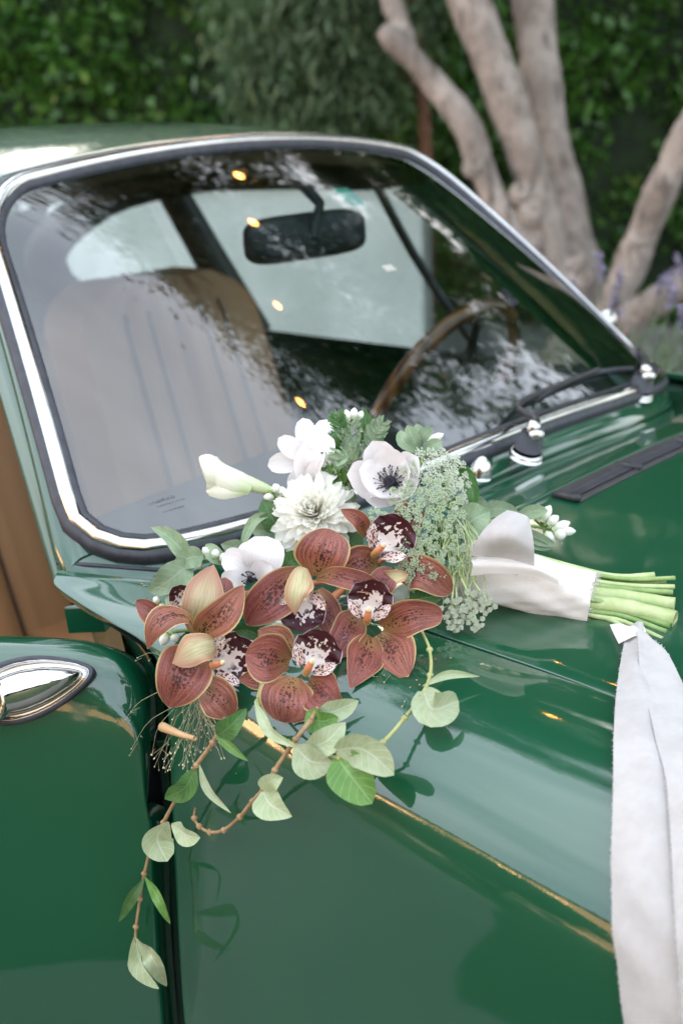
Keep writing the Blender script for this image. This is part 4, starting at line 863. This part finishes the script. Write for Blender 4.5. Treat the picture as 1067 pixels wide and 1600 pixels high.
bud_sprig([(340, 985, 1.40), (290, 985, 1.39), (258, 990, 1.385)], [((262, 990, 1.375), (252, 1008, 1.375), 16), ((272, 990, 1.372), (276, 1003, 1.372), 15)], 'two small white buds under the curled orchid tepal')
bud_sprig([(330, 970, 1.41), (270, 950, 1.40), (245, 940, 1.40)], [((250, 940, 1.39), (240, 934, 1.39), 14), ((258, 946, 1.388), (248, 952, 1.388), 13), ((268, 950, 1.388), (262, 940, 1.39), 13)], 'pale buds behind the leftmost orchid', [([(280, 960, 1.385), (272, 945, 1.38), (260, 930, 1.385)], 22)])
bud_sprig([(560, 760, 1.47), (548, 690, 1.465), (546, 660, 1.46)], [((545, 658, 1.455), (540, 640, 1.455), 13), ((552, 655, 1.455), (554, 637, 1.455), 13), ((560, 656, 1.46), (566, 642, 1.46), 11)], 'white buds at the very top of the ferny greens')
bud_sprig([(650, 740, 1.455), (665, 705, 1.45), (668, 690, 1.45)], [((668, 690, 1.445), (693, 678, 1.445), 14), ((664, 700, 1.443), (690, 694, 1.443), 15), ((672, 705, 1.445), (684, 714, 1.445), 12)], 'closed white buds right of the open anemone', [([(655, 705, 1.45), (645, 685, 1.445), (636, 664, 1.45)], 22), ([(652, 695, 1.45), (662, 680, 1.445), (676, 668, 1.45)], 20), ([(650, 706, 1.445), (630, 690, 1.44), (626, 672, 1.445)], 20), ([(660, 706, 1.44), (676, 697, 1.435), (690, 690, 1.44)], 22), ([(655, 700, 1.45), (655, 678, 1.45), (650, 662, 1.455)], 18)])
bud_sprig([(720, 815, 1.50), (780, 815, 1.51), (850, 825, 1.50), (868, 828, 1.50)], [((845, 815, 1.49), (860, 790, 1.49), 17), ((855, 820, 1.488), (872, 806, 1.488), 16), ((862, 828, 1.488), (890, 816, 1.488), 17), ((865, 835, 1.485), (884, 836, 1.485), 19), ((872, 830, 1.487), (899, 830, 1.487), 15), ((850, 832, 1.486), (866, 846, 1.486), 16), ((835, 812, 1.492), (842, 796, 1.492), 14)], 'white bud spray pointing right behind the wrapped handle', [([(740, 800, 1.48), (775, 795, 1.48), (810, 800, 1.49)], 26), ([(800, 820, 1.49), (835, 840, 1.48), (868, 852, 1.48)], 20), ([(800, 812, 1.49), (830, 800, 1.48), (856, 798, 1.48)], 22), ([(790, 835, 1.485), (830, 848, 1.48), (860, 858, 1.48)], 18)])
bud_sprig([(680, 800, 1.45), (705, 780, 1.45), (715, 778, 1.45)], [((712, 782, 1.44), (728, 776, 1.44), 18), ((722, 790, 1.44), (738, 786, 1.44), 16), ((705, 792, 1.44), (716, 800, 1.44), 14)], 'white buds between the lace flowers and the handle')
# ---- loose leaves in the bunch
def leaf_part(path, w_, m=LEAF_S, name='leaf', par=None, label=None, **k):
    return petal(name, par or bouquet, m, [P(*p) for p in path], PX(w_, path[0][2]), label=label, **{**dict(nv=14, nu=8, cup=.16, base=.15, tipq=.8, peak=.42, ruf=.05, asym=.08, crease=.12, seed=int(path[0][0])), **k})
leaf_part([(300, 880, 1.41), (283, 858, 1.40), (262, 838, 1.40), (236, 824, 1.405)], 28, cup=.5, twist=.5, label='pale ivy-like leaf curling up at the left')
leaf_part([(300, 880, 1.40), (280, 895, 1.385), (258, 912, 1.385), (232, 924, 1.395)], 46, ruf=.09, rf=2.2, label='broad lobed pale leaf at the left')
leaf_part([(318, 870, 1.40), (296, 872, 1.392), (272, 884, 1.395)], 34, ruf=.08)
leaf_part([(440, 830, 1.44), (424, 808, 1.435), (410, 780, 1.44)], 40, LEAF_D); leaf_part([(450, 808, 1.45), (436, 795, 1.44), (418, 790, 1.44)], 32, LEAF_D)
leaf_part([(430, 800, 1.44), (400, 812, 1.43), (384, 838, 1.42), (378, 860, 1.415)], 16, cup=.5); leaf_part([(400, 880, 1.42), (375, 860, 1.415), (345, 850, 1.42)], 30); leaf_part([(380, 880, 1.42), (366, 862, 1.415), (356, 845, 1.42)], 26)
leaf_part([(450, 820, 1.46), (420, 830, 1.45), (392, 828, 1.455)], 36); leaf_part([(690, 760, 1.45), (720, 740, 1.44), (738, 770, 1.43), (735, 800, 1.435)], 26, LEAF_D, cup=.4)
leaf_part([(690, 745, 1.46), (712, 735, 1.45), (728, 748, 1.45)], 24, LEAF_D); leaf_part([(700, 840, 1.44), (735, 815, 1.425), (765, 800, 1.43)], 56, LEAF_S, label='broad sage green leaf beside the handle'); leaf_part([(700, 850, 1.44), (728, 840, 1.43), (748, 845, 1.43)], 44, LEAF_S)
leaf_part([(700, 790, 1.46), (735, 790, 1.45), (768, 796, 1.46)], 34, LEAF_S); leaf_part([(600, 720, 1.48), (590, 690, 1.475), (598, 655, 1.475)], 20, LEAF_S, cup=.4); leaf_part([(565, 700, 1.47), (572, 668, 1.465), (566, 635, 1.465)], 26, LEAF_D)
leaf_part([(575, 700, 1.465), (580, 672, 1.46), (600, 648, 1.46)], 20, LEAF_S); leaf_part([(420, 1000, 1.35), (385, 985, 1.345), (360, 990, 1.35)], 22, LEAF_D); leaf_part([(640, 940, 1.37), (660, 935, 1.365), (690, 930, 1.37)], 40, LEAF_D)
leaf_part([(560, 830, 1.43), (545, 850, 1.42), (530, 865, 1.425)], 40, LEAF_D); leaf_part([(440, 900, 1.42), (452, 880, 1.41), (470, 868, 1.42)], 40, LEAF_D); leaf_part([(660, 860, 1.42), (690, 850, 1.41), (715, 840, 1.42)], 50, LEAF_D)
leaf_part([(520, 900, 1.41), (560, 900, 1.40), (600, 890, 1.41)], 70, LEAF_D); leaf_part([(380, 950, 1.40), (350, 940, 1.395), (320, 930, 1.40)], 50, LEAF_D)
# ferny cut leaves of the anemones
def ferny(path, w_, label=None, m=None, seed=0):
    g = np.random.default_rng(seed); mb = MB(); pp = [P(*p) for p in path]; t0 = path[0][2]; c = cr(pp, 12); mb.tube(c, [.0011, .0006], 5)
    tg = np.gradient(c, axis=0); tg /= np.linalg.norm(tg, axis=1, keepdims=True); W = PX(w_, t0)
    for i in range(2, 12):
        for sg in (-1, 1):
            sd_ = np.cross(tg[i], -DV); sd_ /= np.linalg.norm(sd_); l = W*(.55+.45*math.sin(math.pi*(i-1)/11))*g.uniform(.8, 1.1)
            d = sd_*sg*.8+tg[i]*.6-DV*g.uniform(-.3, .5)
            G = petal_geo([c[i], c[i]+d*l*.5, c[i]+d*l+tg[i]*l*.2], l*.34, -DV+g.normal(size=3)*.4, nv=7, nu=3, cup=.4, base=.4, peak=.5); mb.grid(G, uv=np.stack(np.meshgrid(np.linspace(0, 1, 7), np.linspace(0, 1, 4), indexing='ij'), 2).reshape(-1, 2))
            for f in (.45, .75):
                b = c[i]+d*l*f; d2 = d*.6+sd_*g.choice([-1, 1])*.2+tg[i]*g.choice([-.8, .8])-DV*g.uniform(-.3, .4)
                G = petal_geo([b, b+d2*l*.22, b+d2*l*.42], l*.2, -DV+g.normal(size=3)*.4, nv=5, nu=3, cup=.4, base=.5); mb.grid(G, uv=np.stack(np.meshgrid(np.linspace(0, 1, 5), np.linspace(0, 1, 4), indexing='ij'), 2).reshape(-1, 2))
    return mb.build('ferny_leaf', m or LEAF_S, bouquet, label=label)
for i, (pa, w_, m) in enumerate([([(560, 770, 1.455), (545, 730, 1.44), (530, 690, 1.445)], 26, LEAF_S), ([(555, 765, 1.45), (520, 750, 1.435), (490, 752, 1.44)], 26, LEAF_D), ([(560, 750, 1.455), (550, 700, 1.445), (548, 662, 1.45)], 24, LEAF_S), ([(550, 770, 1.45), (535, 755, 1.43), (515, 745, 1.43)], 26, LEAF_G), ([(570, 720, 1.46), (580, 690, 1.455), (596, 662, 1.455)], 20, LEAF_S), ([(545, 720, 1.45), (525, 705, 1.44), (512, 688, 1.445)], 22, LEAF_D), ([(560, 790, 1.445), (540, 775, 1.43), (512, 772, 1.43)], 24, LEAF_S), ([(548, 700, 1.45), (532, 672, 1.45), (526, 648, 1.455)], 18, LEAF_D), ([(556, 735, 1.44), (545, 715, 1.425), (525, 722, 1.425)], 22, LEAF_S)]):
    ferny(pa, w_, seed=i, m=m)
# ---- lace flowers
def umbel(stem, c, rad, z, nr, nf, m, label, seed=0, dome=.25, fs=.0026):
    g = np.random.default_rng(seed); mb = MB(); sp = [P(*p) for p in stem]; C = P(*c); mb.tube(sp+[C], [.0013, .0011], 6, 10)
    x, y, z = basis(z); fl = []; Rr = PX(rad, c[2])
    for i in range(nr):
        a = i*2.399963; r = Rr*math.sqrt((i+.5)/nr); e = C+(x*math.cos(a)+y*math.sin(a))*r*1.0+z*(Rr*.8-dome*r*r/Rr)+g.normal(size=3)*.001
        mb.tube([C, C*.5+e*.5+z*.001, e], [.0004, .0003], 4, 5)
        nf2 = int(nf*1.6)
        for k in range(nf2):
            b = k*2.399963; q = e+(x*math.cos(b)+y*math.sin(b))*Rr*.17*math.sqrt((k+.5)/nf2)*1.1+z*g.uniform(-.0008, .0022)
            mb.tube([e-z*.003, q], [.0002], 3)
            for j in range(5):
                an = j*1.2566+g.uniform(0, 1); d = (x*math.cos(an)+y*math.sin(an)); s_ = np.cross(d, z); f = fs*.5*g.uniform(.8, 1.2)
                fl += [q, q+d*f*.6+s_*f*.35+z*.0003, q+d*f+z*.0002, q+d*f*.6-s_*f*.35+z*.0003]
    o = mb.build('lace_flower', STEMP, bouquet, label=label)
    bulk('floret', fl, 4, m, o, kind='stuff'); return o
U = [([(650, 850, 1.44), (668, 790, 1.44)], (670, 752, 1.43), 46, (.25, .35), 22, 12, UMB, 'whitish lace flower head right of the open anemone'),
     ([(680, 850, 1.44), (695, 780, 1.44)], (700, 752, 1.44), 34, (.55, .45), 16, 11, UMB, 'whitish lace flower near the windshield trim'),
     ([(690, 870, 1.42), (660, 840, 1.41)], (642, 832, 1.385), 40, (-.3, .25), 20, 11, UMBG, 'green lace flower over the topmost orchid lip'),
     ([(690, 880, 1.41), (675, 880, 1.40)], (660, 878, 1.37), 40, (-.25, .0), 20, 11, UMBG, 'green lace flower on the right of the topmost orchid'),
     ([(700, 850, 1.42), (690, 815, 1.41)], (684, 794, 1.40), 44, (.0, .3), 20, 11, UMBG, 'green lace flower in the middle of the spray'),
     ([(600, 840, 1.43), (592, 825, 1.41)], (590, 818, 1.39), 22, (-.2, .4), 12, 9, UMBG, 'small green lace head below the open anemone'),
     ([(700, 860, 1.41), (715, 850, 1.40)], (700, 858, 1.385), 34, (.2, .2), 16, 10, UMBG, 'green lace head beside the teal thread'),
     ([(650, 800, 1.42), (645, 790, 1.41)], (640, 786, 1.40), 30, (-.2, .3), 14, 10, UMBG, 'green lace head under the open anemone')]
for i, (st2_, c, r_, zz, nr, nf, m, lb) in enumerate(U): umbel(st2_, c, r_, dirv(*zz), nr, nf, m, lb, seed=i)
H = [([(712, 860, 1.40), (720, 900, 1.37), (730, 925, 1.36)], (735, 932, 1.36), 22, 'hanging lace cluster beside the handle'), ([(705, 870, 1.40), (712, 920, 1.37), (714, 950, 1.355)], (714, 958, 1.355), 18, 'hanging lace cluster in the middle above the bonnet gap'), ([(720, 870, 1.40), (740, 910, 1.37), (758, 935, 1.365)], (757, 942, 1.36), 16, 'rightmost hanging lace cluster at the wrap'), ([(708, 860, 1.40), (708, 900, 1.37), (706, 940, 1.36)], (705, 945, 1.36), 18, 'left hanging lace cluster'), ([(715, 880, 1.39), (735, 940, 1.36), (742, 965, 1.352)], (742, 972, 1.35), 12, 'lowest small lace cluster'), ([(712, 890, 1.39), (712, 950, 1.36), (710, 970, 1.352)], (710, 976, 1.35), 11, 'lowest lace cluster above the bonnet gap'), ([(718, 870, 1.40), (728, 920, 1.365), (732, 945, 1.36)], (728, 950, 1.358), 16, 'small hanging lace cluster')]
for i, (s_, c, r_, lb) in enumerate(H): umbel(s_, c, r_, dirv(.1, -.35, 1.), 9, 10, UMB, lb, seed=40+i, fs=.0034)
mb = MB()
for i in range(60):
    x0, y0 = rng.uniform(680, 730), rng.uniform(800, 860); x1 = x0+rng.uniform(-20, 45); y1 = y0+rng.uniform(40, 110); xm = (x0+x1)/2+rng.uniform(-6, 18)
    mb.tube([P(x0, y0, rng.uniform(1.38, 1.42)), P(xm, (y0+y1)/2, 1.375), P(x1, y1, 1.365)], [.0005, .00035], 4, 8)
mb.build('thread_leaf', STEMP, bouquet, kind='stuff')
mb = MB(); mb.tube([P(690, 800, 1.40), P(712, 812, 1.385), P(722, 835, 1.38), P(718, 860, 1.38), P(726, 880, 1.385)], [.0008], 6, 24); mb.tube([P(700, 800, 1.40), P(720, 815, 1.385), P(727, 850, 1.38), P(724, 870, 1.385)], [.0008], 6, 24); mb.build('thread', TEAL, bouquet, label='teal binding thread')
# ---- trailing vines: every leaf a mesh of its own
def vine(path, r, mat, leaves, label, lift=.012):
    pts = [onv(x, y, l) for x, y, l in path]
    mb = MB(); mb.tube(pts, r, 8, 6*len(pts), noise=.05)
    sm = cr(pts, 6*len(pts))
    for q in pts[1:-1]: mb.lathe(q-UV_*.002, UV_, [(.001, -.001), (r[0]*1.5, .001), (r[0]*1.5, .003), (.001, .005)], 8)
    o = mb.build('vine', mat, bouquet, label=label)
    for lp2, w_, m, k in leaves:
        pp = [onv(x, y, l) for x, y, l in lp2]; t = dep(pp[1])
        petal('leaf', o, m, pp, PX(w_, t), **{**dict(nv=16, nu=8, cup=.16, base=.10, tipq=.78, peak=.45, ruf=.05, rf=1.4, asym=.08, curl=.06, crease=.12, seed=int(lp2[0][0])), **k})
    return o
vine([(352, 1122, .03), (333, 1160, .028), (308, 1195, .026), (280, 1240, .024), (256, 1285, .022), (238, 1320, .022), (226, 1365, .022), (219, 1405, .022), (213, 1448, .022), (212, 1475, .02)], [.0022, .0014], VINE, [
    ([(338, 1150, .03), (360, 1135, .04), (386, 1106, .035)], 34, LEAF_D, dict(cup=.1)), ([(335, 1148, .03), (358, 1165, .03), (390, 1190, .02)], 15, LEAF_G, {}),
    ([(306, 1200, .026), (290, 1230, .035), (262, 1245, .03)], 36, LEAF_D, {}), ([(312, 1195, .026), (325, 1235, .03), (364, 1271, .02)], 13, LEAF_P, {}),
    ([(262, 1284, .024), (246, 1310, .03), (262, 1347, .024)], 52, LEAF_P, dict(peak=.55, tipq=.5, N=-DV+RV*.3)), ([(268, 1288, .022), (292, 1305, .026), (316, 1308, .018)], 32, LEAF_P, {}),
    ([(226, 1372, .024), (206, 1405, .03), (187, 1438, .02)], 17, LEAF_D, {}), ([(228, 1370, .024), (246, 1402, .03), (266, 1438, .02)], 17, LEAF_G, {}),
    ([(211, 1464, .022), (222, 1505, .03), (256, 1546, .02)], 34, LEAF_P, dict(peak=.42, cup=.5)), ([(213, 1464, .026), (238, 1496, .036), (260, 1530, .022)], 27, LEAF_P, dict(cup=.4))], 'long leafy vine trailing down beside the door gap')
vine([(496, 1106, .004), (484, 1128, .012), (462, 1155, .022), (430, 1203, .026), (412, 1232, .022), (395, 1252, .02), (375, 1276, .016), (350, 1297, .014), (328, 1300, .014), (312, 1291, .016), (304, 1278, .018), (305, 1263, .02)], [.0021, .0019, .0011], VINE, [
    ([(414, 1236, .024), (422, 1222, .032), (443, 1214, .024)], 32, LEAF_P, {}), ([(410, 1236, .024), (424, 1258, .032), (458, 1276, .022)], 48, LEAF_P, dict(peak=.4))], 'brown vine stem curling into a hook at its tip')
vine([(412, 1060, .008), (404, 1095, .014), (415, 1130, .02), (450, 1160, .026), (490, 1177, .024), (530, 1184, .024), (565, 1178, .022), (598, 1160, .02), (632, 1122, .018), (655, 1092, .02), (672, 1055, .024), (671, 1015, .035), (658, 985, .05)], [.0021, .0018, .0014], VINEG, [
    ([(662, 1080, .022), (676, 1108, .03), (712, 1096, .022)], 58, LEAF_P, dict(peak=.5, tipq=.5, base=.3)), ([(660, 1072, .022), (700, 1054, .03), (748, 1056, .018)], 13, LEAF_P, {}),
    ([(460, 1165, .028), (486, 1190, .03), (524, 1192, .024)], 52, LEAF_P, dict(peak=.5)), ([(478, 1166, .028), (508, 1160, .036), (537, 1130, .026)], 42, LEAF_P, {}),
    ([(522, 1172, .028), (568, 1172, .038), (618, 1212, .024)], 56, LEAF_P, dict(peak=.5, tipq=.6)), ([(526, 1182, .024), (548, 1212, .03), (582, 1256, .018)], 72, LEAF_G, dict(peak=.5, tipq=.6, ruf=.02)),
    ([(398, 1095, .04), (420, 1140, .036), (462, 1168, .03)], 18, LEAF_P, dict(cup=.4)), ([(496, 1112, .003), (522, 1112, .005), (560, 1094, .006)], 36, LEAF_P, dict(peak=.5)), ([(480, 1112, .003), (500, 1127, .005), (530, 1120, .005)], 40, LEAF_G, {})], 'vine looping out and back under the orchids with round pale leaves')
mb = MB(); mb.tube([on(345, 1147, .03), on(325, 1140, .03), on(300, 1127, .032)], [.0022, .003, .0048], 9, 8); mb.build('cut_twig', speck('cut_wood', (.46, .28, .13), (.55, .36, .18), 60, .7), bouquet, label='thick tan cut twig end')
mb = MB(); tips = MB()
def hair(a, b, sag=.006):
    m_ = (a+b)/2+rng.normal(size=3)*sag*.6; mb.tube([a, m_, b], [.00028, .00018], 3, 6); tips.lathe(b, b-a, [(.0002, -.001), (.0008, 0), (.0002, .0014)], 5)
    for f in (.55, .72, .85):
        if rng.random() < .6:
            q = a*(1-f)+b*f; e = q+(b-a)*.12+rng.normal(size=3)*.004; mb.tube([q, e], [.00018], 3); tips.lathe(e, b-a, [(.0002, -.0008), (.0007, 0), (.0002, .001)], 5)
for i in range(34):
    x0, y0 = rng.uniform(300, 330), rng.uniform(1080, 1100); hair(P(x0, y0, 1.33), P(x0+rng.normal(0, 30)-6, y0+rng.uniform(40, 115), 1.325+rng.uniform(-.02, .02)))
for (a, b) in (((270, 1105), (206, 1170)), ((276, 1108), (242, 1198)), ((262, 1030), (215, 1028)), ((250, 1080), (196, 1125)), ((272, 1108), (238, 1180)), ((300, 1110), (258, 1200)), ((640, 1035), (600, 1066)), ((640, 1040), (680, 1030)), ((640, 1042), (655, 1070)), ((665, 1045), (628, 1104)), ((655, 1020), (704, 1028)), ((560, 1070), (600, 1055)), ((262, 920), (222, 912))):
    hair(P(*a, 1.33), P(*b, dep(on(*b, .012))))
hs_ = mb.build('dry_grass', HAIR, bouquet, kind='stuff', label='fine dry grass hairs'); tips.build('seed', plain('grass_seed', (.62, .55, .36), .6), bouquet, kind='stuff')
# ---- stems, wrap and its bow
def mk_cloth(name, a, b):
    q = NT(name, Roughness=.9, Sheen_Weight=.15); u, v, uvv = q.uvs(); o = q.obj()
    wv = q.math('MULTIPLY', q.n('TexWave', out=1, props={'bands_direction': 'X'}, Vector=uvv, Scale=110., Distortion=3., Detail=2.), q.n('TexWave', out=1, props={'bands_direction': 'Y'}, Vector=uvv, Scale=40., Distortion=3., Detail=2.))
    nz = q.noise(o, 34., 5., .65); c = q.mix(q.step(nz, .3, .7), a, b); c = q.mix(q.math('MULTIPLY', wv, .08), c, (.60, .56, .54)); q.set('Base_Color', c)
    q.bump(q.math('ADD', q.math('MULTIPLY', wv, .2), q.math('MULTIPLY', nz, 1.2)), .6, .0018); return q.translucent(c, .18).m
CLOTH = mk_cloth('white_silk', (.49, .455, .43), (.57, .54, .515)); CREAMC = mk_cloth('ivory_silk', (.80, .73, .67), (.86, .80, .75))
FRAY = NT('frayed_thread', Base_Color=(.82, .80, .78), Roughness=.9).translucent((.8, .78, .76), .5).m
ends = [((1054, 903), 1.425, 3.2, STEMG), ((1053, 917), 1.42, 3.6, STEMP), ((1050, 926), 1.415, 4.2, STEMG), ((1049, 944), 1.405, 10.5, STEMP), ((1044, 966), 1.392, 12.5, STEMP), ((1036, 975), 1.388, 4.5, STEMG), ((1028, 983), 1.385, 3.8, STEMG), ((1018, 992), 1.385, 3.4, STEMP), ((962, 948), 1.395, 4.2, STEMG), ((985, 990), 1.39, 3.4, STEMP), ((1022, 899), 1.43, 5.0, STEMP), ((1040, 910), 1.43, 3.0, STEMG), ((1010, 958), 1.384, 4.0, STEMG), ((1043, 955), 1.41, 5., STEMG)]
for i, ((ex, ey), t, r_, m) in enumerate(ends):
    k = (ey-944)/48; mb = MB(); q = [P(800, 885+k*26, 1.41+.01*math.sin(i)), P(905, 922+k*34, t+.005), P((905+ex)/2+3, (924+ey)/2+k*10, t), P(ex, ey, t)]
    q = [q[0]-DV*.02, q[1]-DV*.012]+[v-DV*max(0., dep(v)-(dep(onr(*pp_, 0))-.003-PX(r_, t))) for v, pp_ in ((q[2], ((905+ex)/2+3, (924+ey)/2+k*10)), (q[3], (ex, ey)))]
    mb.tube(q, [PX(r_*1.12, t)], 10, 14, noise=.025); mb.build('stem', m, bouquet)
wax = cr([P(728, 892, 1.42), P(775, 901, 1.405), P(830, 914, 1.395), P(880, 926, 1.388), P(924, 935, 1.382)], 40)
wr = np.interp(np.linspace(0, 1, 40), [0, .2, .5, .8, 1], [49, 48, 45, 43, 41])*1.39/FPX
t_ = np.gradient(wax, axis=0); t_ /= np.linalg.norm(t_, axis=1, keepdims=True); G = []
g5 = np.random.default_rng(5)
for i in range(40):
    x = UV_-t_[i]*(UV_@t_[i]); x /= np.linalg.norm(x); y = np.cross(t_[i], x); row = []
    for a in np.linspace(0, 2*np.pi, 56, endpoint=False):
        v = i/39; fold = .045*math.sin(a*3+v*5)+.03*math.sin(a*7-v*11)+.018*math.sin(a*13+v*23)+.03*math.sin(v*16+math.sin(a*2)*2)*(1-v*.4)
        row.append(wax[i]+(x*math.cos(a)+y*math.sin(a)*.9)*wr[i]*(1+fold))
    G.append(row)
G = np.array(G); wr_o = panel('wrap', G, CREAMC, bouquet, cv=True, label='ivory cloth wrap around the stems')
mb = MB()
for i in range(150):
    e = G[-1][rng.integers(56)]; mb.tube([e-t_[-1]*.002+rng.normal(size=3)*.0008, e+t_[-1]*rng.uniform(.001, .0045)+rng.normal(size=3)*.0018], [.00025], 3)
mb.build('frayed_edge', FRAY, wr_o, kind='stuff')
fl = loft(np.array([[P(734, 868, 1.365), P(748, 838, 1.352), P(770, 812, 1.358), P(792, 797, 1.375)], [P(756, 870, 1.356), P(772, 838, 1.338), P(795, 812, 1.346), P(806, 800, 1.37)],
    [P(790, 872, 1.352), P(802, 842, 1.332), P(816, 820, 1.342), P(822, 806, 1.365)], [P(834, 884, 1.346), P(834, 858, 1.338), P(831, 834, 1.346), P(827, 812, 1.365)]]), 22, 22)
panel('wrap_fold', fl, CLOTH, bouquet, label='flat folded flap on top of the wrap')
fl2 = loft(np.array([[P(733, 872, 1.372), P(738, 882, 1.360), P(735, 900, 1.366)], [P(775, 866, 1.363), P(778, 880, 1.350), P(775, 896, 1.354)], [P(832, 880, 1.352), P(836, 888, 1.343), P(832, 900, 1.347)], [P(870, 895, 1.355), P(872, 904, 1.350), P(872, 914, 1.352)]]), 22, 14)
panel('wrap_fold', fl2, CREAMC, bouquet)
# ================================================================== RIBBON
rb0 = on(985, 1000, .01)
ribbon = empty('ribbon', rb0, 'long white frayed silk ribbon hanging from the stems over the front wing', 'ribbon')
def ribbon_strip(L, Rr, lift, m, name, label):
    n = 70; a = cr([onr(x, y, l) for x, y, l in L], n); b = cr([onr(x, y, l) for x, y, l in Rr], n); g = np.random.default_rng(len(L)+int(L[0][0])); G = []
    ph = g.uniform(0, 6.28, 3)
    for i in range(n):
        v = i/(n-1); row = []
        nn = np.cross(b[i]-a[i], a[min(i+1, n-1)]-a[max(i-1, 0)]); nn /= np.linalg.norm(nn)+1e-9; nn = nn if nn@DV < 0 else -nn
        for u in np.linspace(0, 1, 15):
            row.append(a[i]*(1-u)+b[i]*u+nn*(.004*math.sin(u*3.14)+.0025*math.sin(u*4.2+v*5+ph[0])*(1-.5*v)+.0012*math.sin(v*13+u*3+ph[1])+.0008*math.sin(v*37-u*7+ph[2])))
        G.append(row)
    G = np.array(G); o = panel(name, G, m, ribbon, label=label)
    mb = MB()
    for k in range(420):
        i = rng.integers(1, n-1); sg = rng.integers(2); e = G[i, -1 if sg else 0]; out = e-G[i, 7]; out /= np.linalg.norm(out); tt = G[i+1, 7]-G[i-1, 7]; tt /= np.linalg.norm(tt); e = e+tt*rng.uniform(-.004, .004)
        mb.tube([e-out*.001, e+out*rng.uniform(.0003, .0016)+tt*rng.normal()*.0015], [.00016], 3)
    mb.build('frayed_edge', FRAY, o, kind='stuff'); return o
ribbon_strip([(980, 976, .016), (966, 1050, .022), (959, 1130, .02), (957, 1230, .018), (954, 1330, .016), (957, 1430, .016), (966, 1520, .016), (980, 1640, .016)],
    [(1004, 976, .018), (1010, 1045, .024), (1034, 1130, .022), (1050, 1220, .02), (1054, 1320, .018), (1055, 1430, .018), (1060, 1520, .018), (1072, 1640, .018)], 0, CLOTH, 'ribbon_tail', 'front tail of the ribbon')
ribbon_strip([(994, 984, .034), (1000, 1050, .036), (1020, 1130, .034), (1040, 1220, .030), (1048, 1320, .027), (1053, 1430, .025), (1060, 1520, .025), (1070, 1640, .025)],
    [(1008, 986, .03), (1048, 1036, .03), (1082, 1120, .026), (1105, 1220, .022), (1125, 1320, .02), (1140, 1430, .02), (1150, 1520, .02), (1160, 1640, .02)], 0, CLOTH, 'ribbon_tail', 'right tail of the ribbon')
kn = loft(np.array([[onr(952, 976, .010), onr(968, 974, .014), onr(984, 978, .02), onr(1002, 974, .02)], [onr(958, 990, .010), onr(972, 988, .02), onr(990, 982, .028), onr(1008, 984, .024)], [onr(966, 1006, .012), onr(978, 1000, .022), onr(992, 994, .03), onr(1008, 998, .026)]]), 12, 16)
panel('knot', kn, CREAMC, ribbon)
# ---- warm bulbs on a cord overhead, mirrored in the glass
BULB = NT('warm_bulb', Base_Color=(.8, .5, .2), Emission_Color=(1., .33, .06), Emission_Strength=17.).m
fest = empty('string_light', (0, 0, 0), 'string of warm round bulbs hung overhead and mirrored in the windshield', 'string lights')
bp = [(-1.95, 3.82, 4.55), (-1.50, 2.94, 4.22), (-1.25, 2.36, 3.62), (-.85, 2.19, 3.75), (-.196, 1.84, 3.90), (.48, 1.32, 4.03), (1.05, .75, 4.2), (1.6, .1, 4.45), (2.1, -.6, 4.75)]
bp = bp[2:]
mb = MB(); mb.tube([(-2.2, 4.4, 4.6)]+[(x, y, z+.06) for x, y, z in bp]+[(2.8, -1.6, 5.3)], [.004], 5, 60); mb.build('cord', BLACK, fest)
for q in bp:
    q = np.array(q); mb = MB(); mb.lathe(q+[0, 0, .07], (0, 0, -1), [(.004, 0), (.010, .006), (.010, .042), (.012, .046)], 12); so2 = mb.build('socket', BLACK, fest)
    mb = MB(); mb.lathe(q+[0, 0, .026], (0, 0, -1), [(.008, 0), (.019, .010), (.025, .026), (.025, .036), (.019, .052), (.008, .060), (.0005, .061)], 14); mb.build('bulb', BULB, so2)
# faint etched maker's mark low in the corner of the glass
bg_ = bvh_of([gl]); mb = MB(); ge = np.random.default_rng(2)
def og(x, y):
    d = P(x, y, 1.)-CAM; d /= np.linalg.norm(d); return np.array(bg_.ray_cast(Vector(CAM), Vector(d))[0])-d*.0006
for row, (x0, x1, y0, sl_) in enumerate(((234, 272, 789, -.30), (246, 288, 793, -.30), (256, 286, 801, -.30))):
    x = x0
    while x < x1:
        w2 = ge.uniform(1.5, 3.5); h2 = ge.uniform(2.0, 4.5) if row == 0 else ge.uniform(1.2, 2.2); y = y0+(x-x0)*sl_
        mb.add([og(x, y), og(x+w2, y+w2*sl_), og(x+w2, y+w2*sl_-h2), og(x, y-h2)], [(0, 1, 2, 3)]); x += w2+ge.uniform(1., 2.5)
mb.build('etched_mark', plain('etching', (.05, .055, .07), .6), gl)
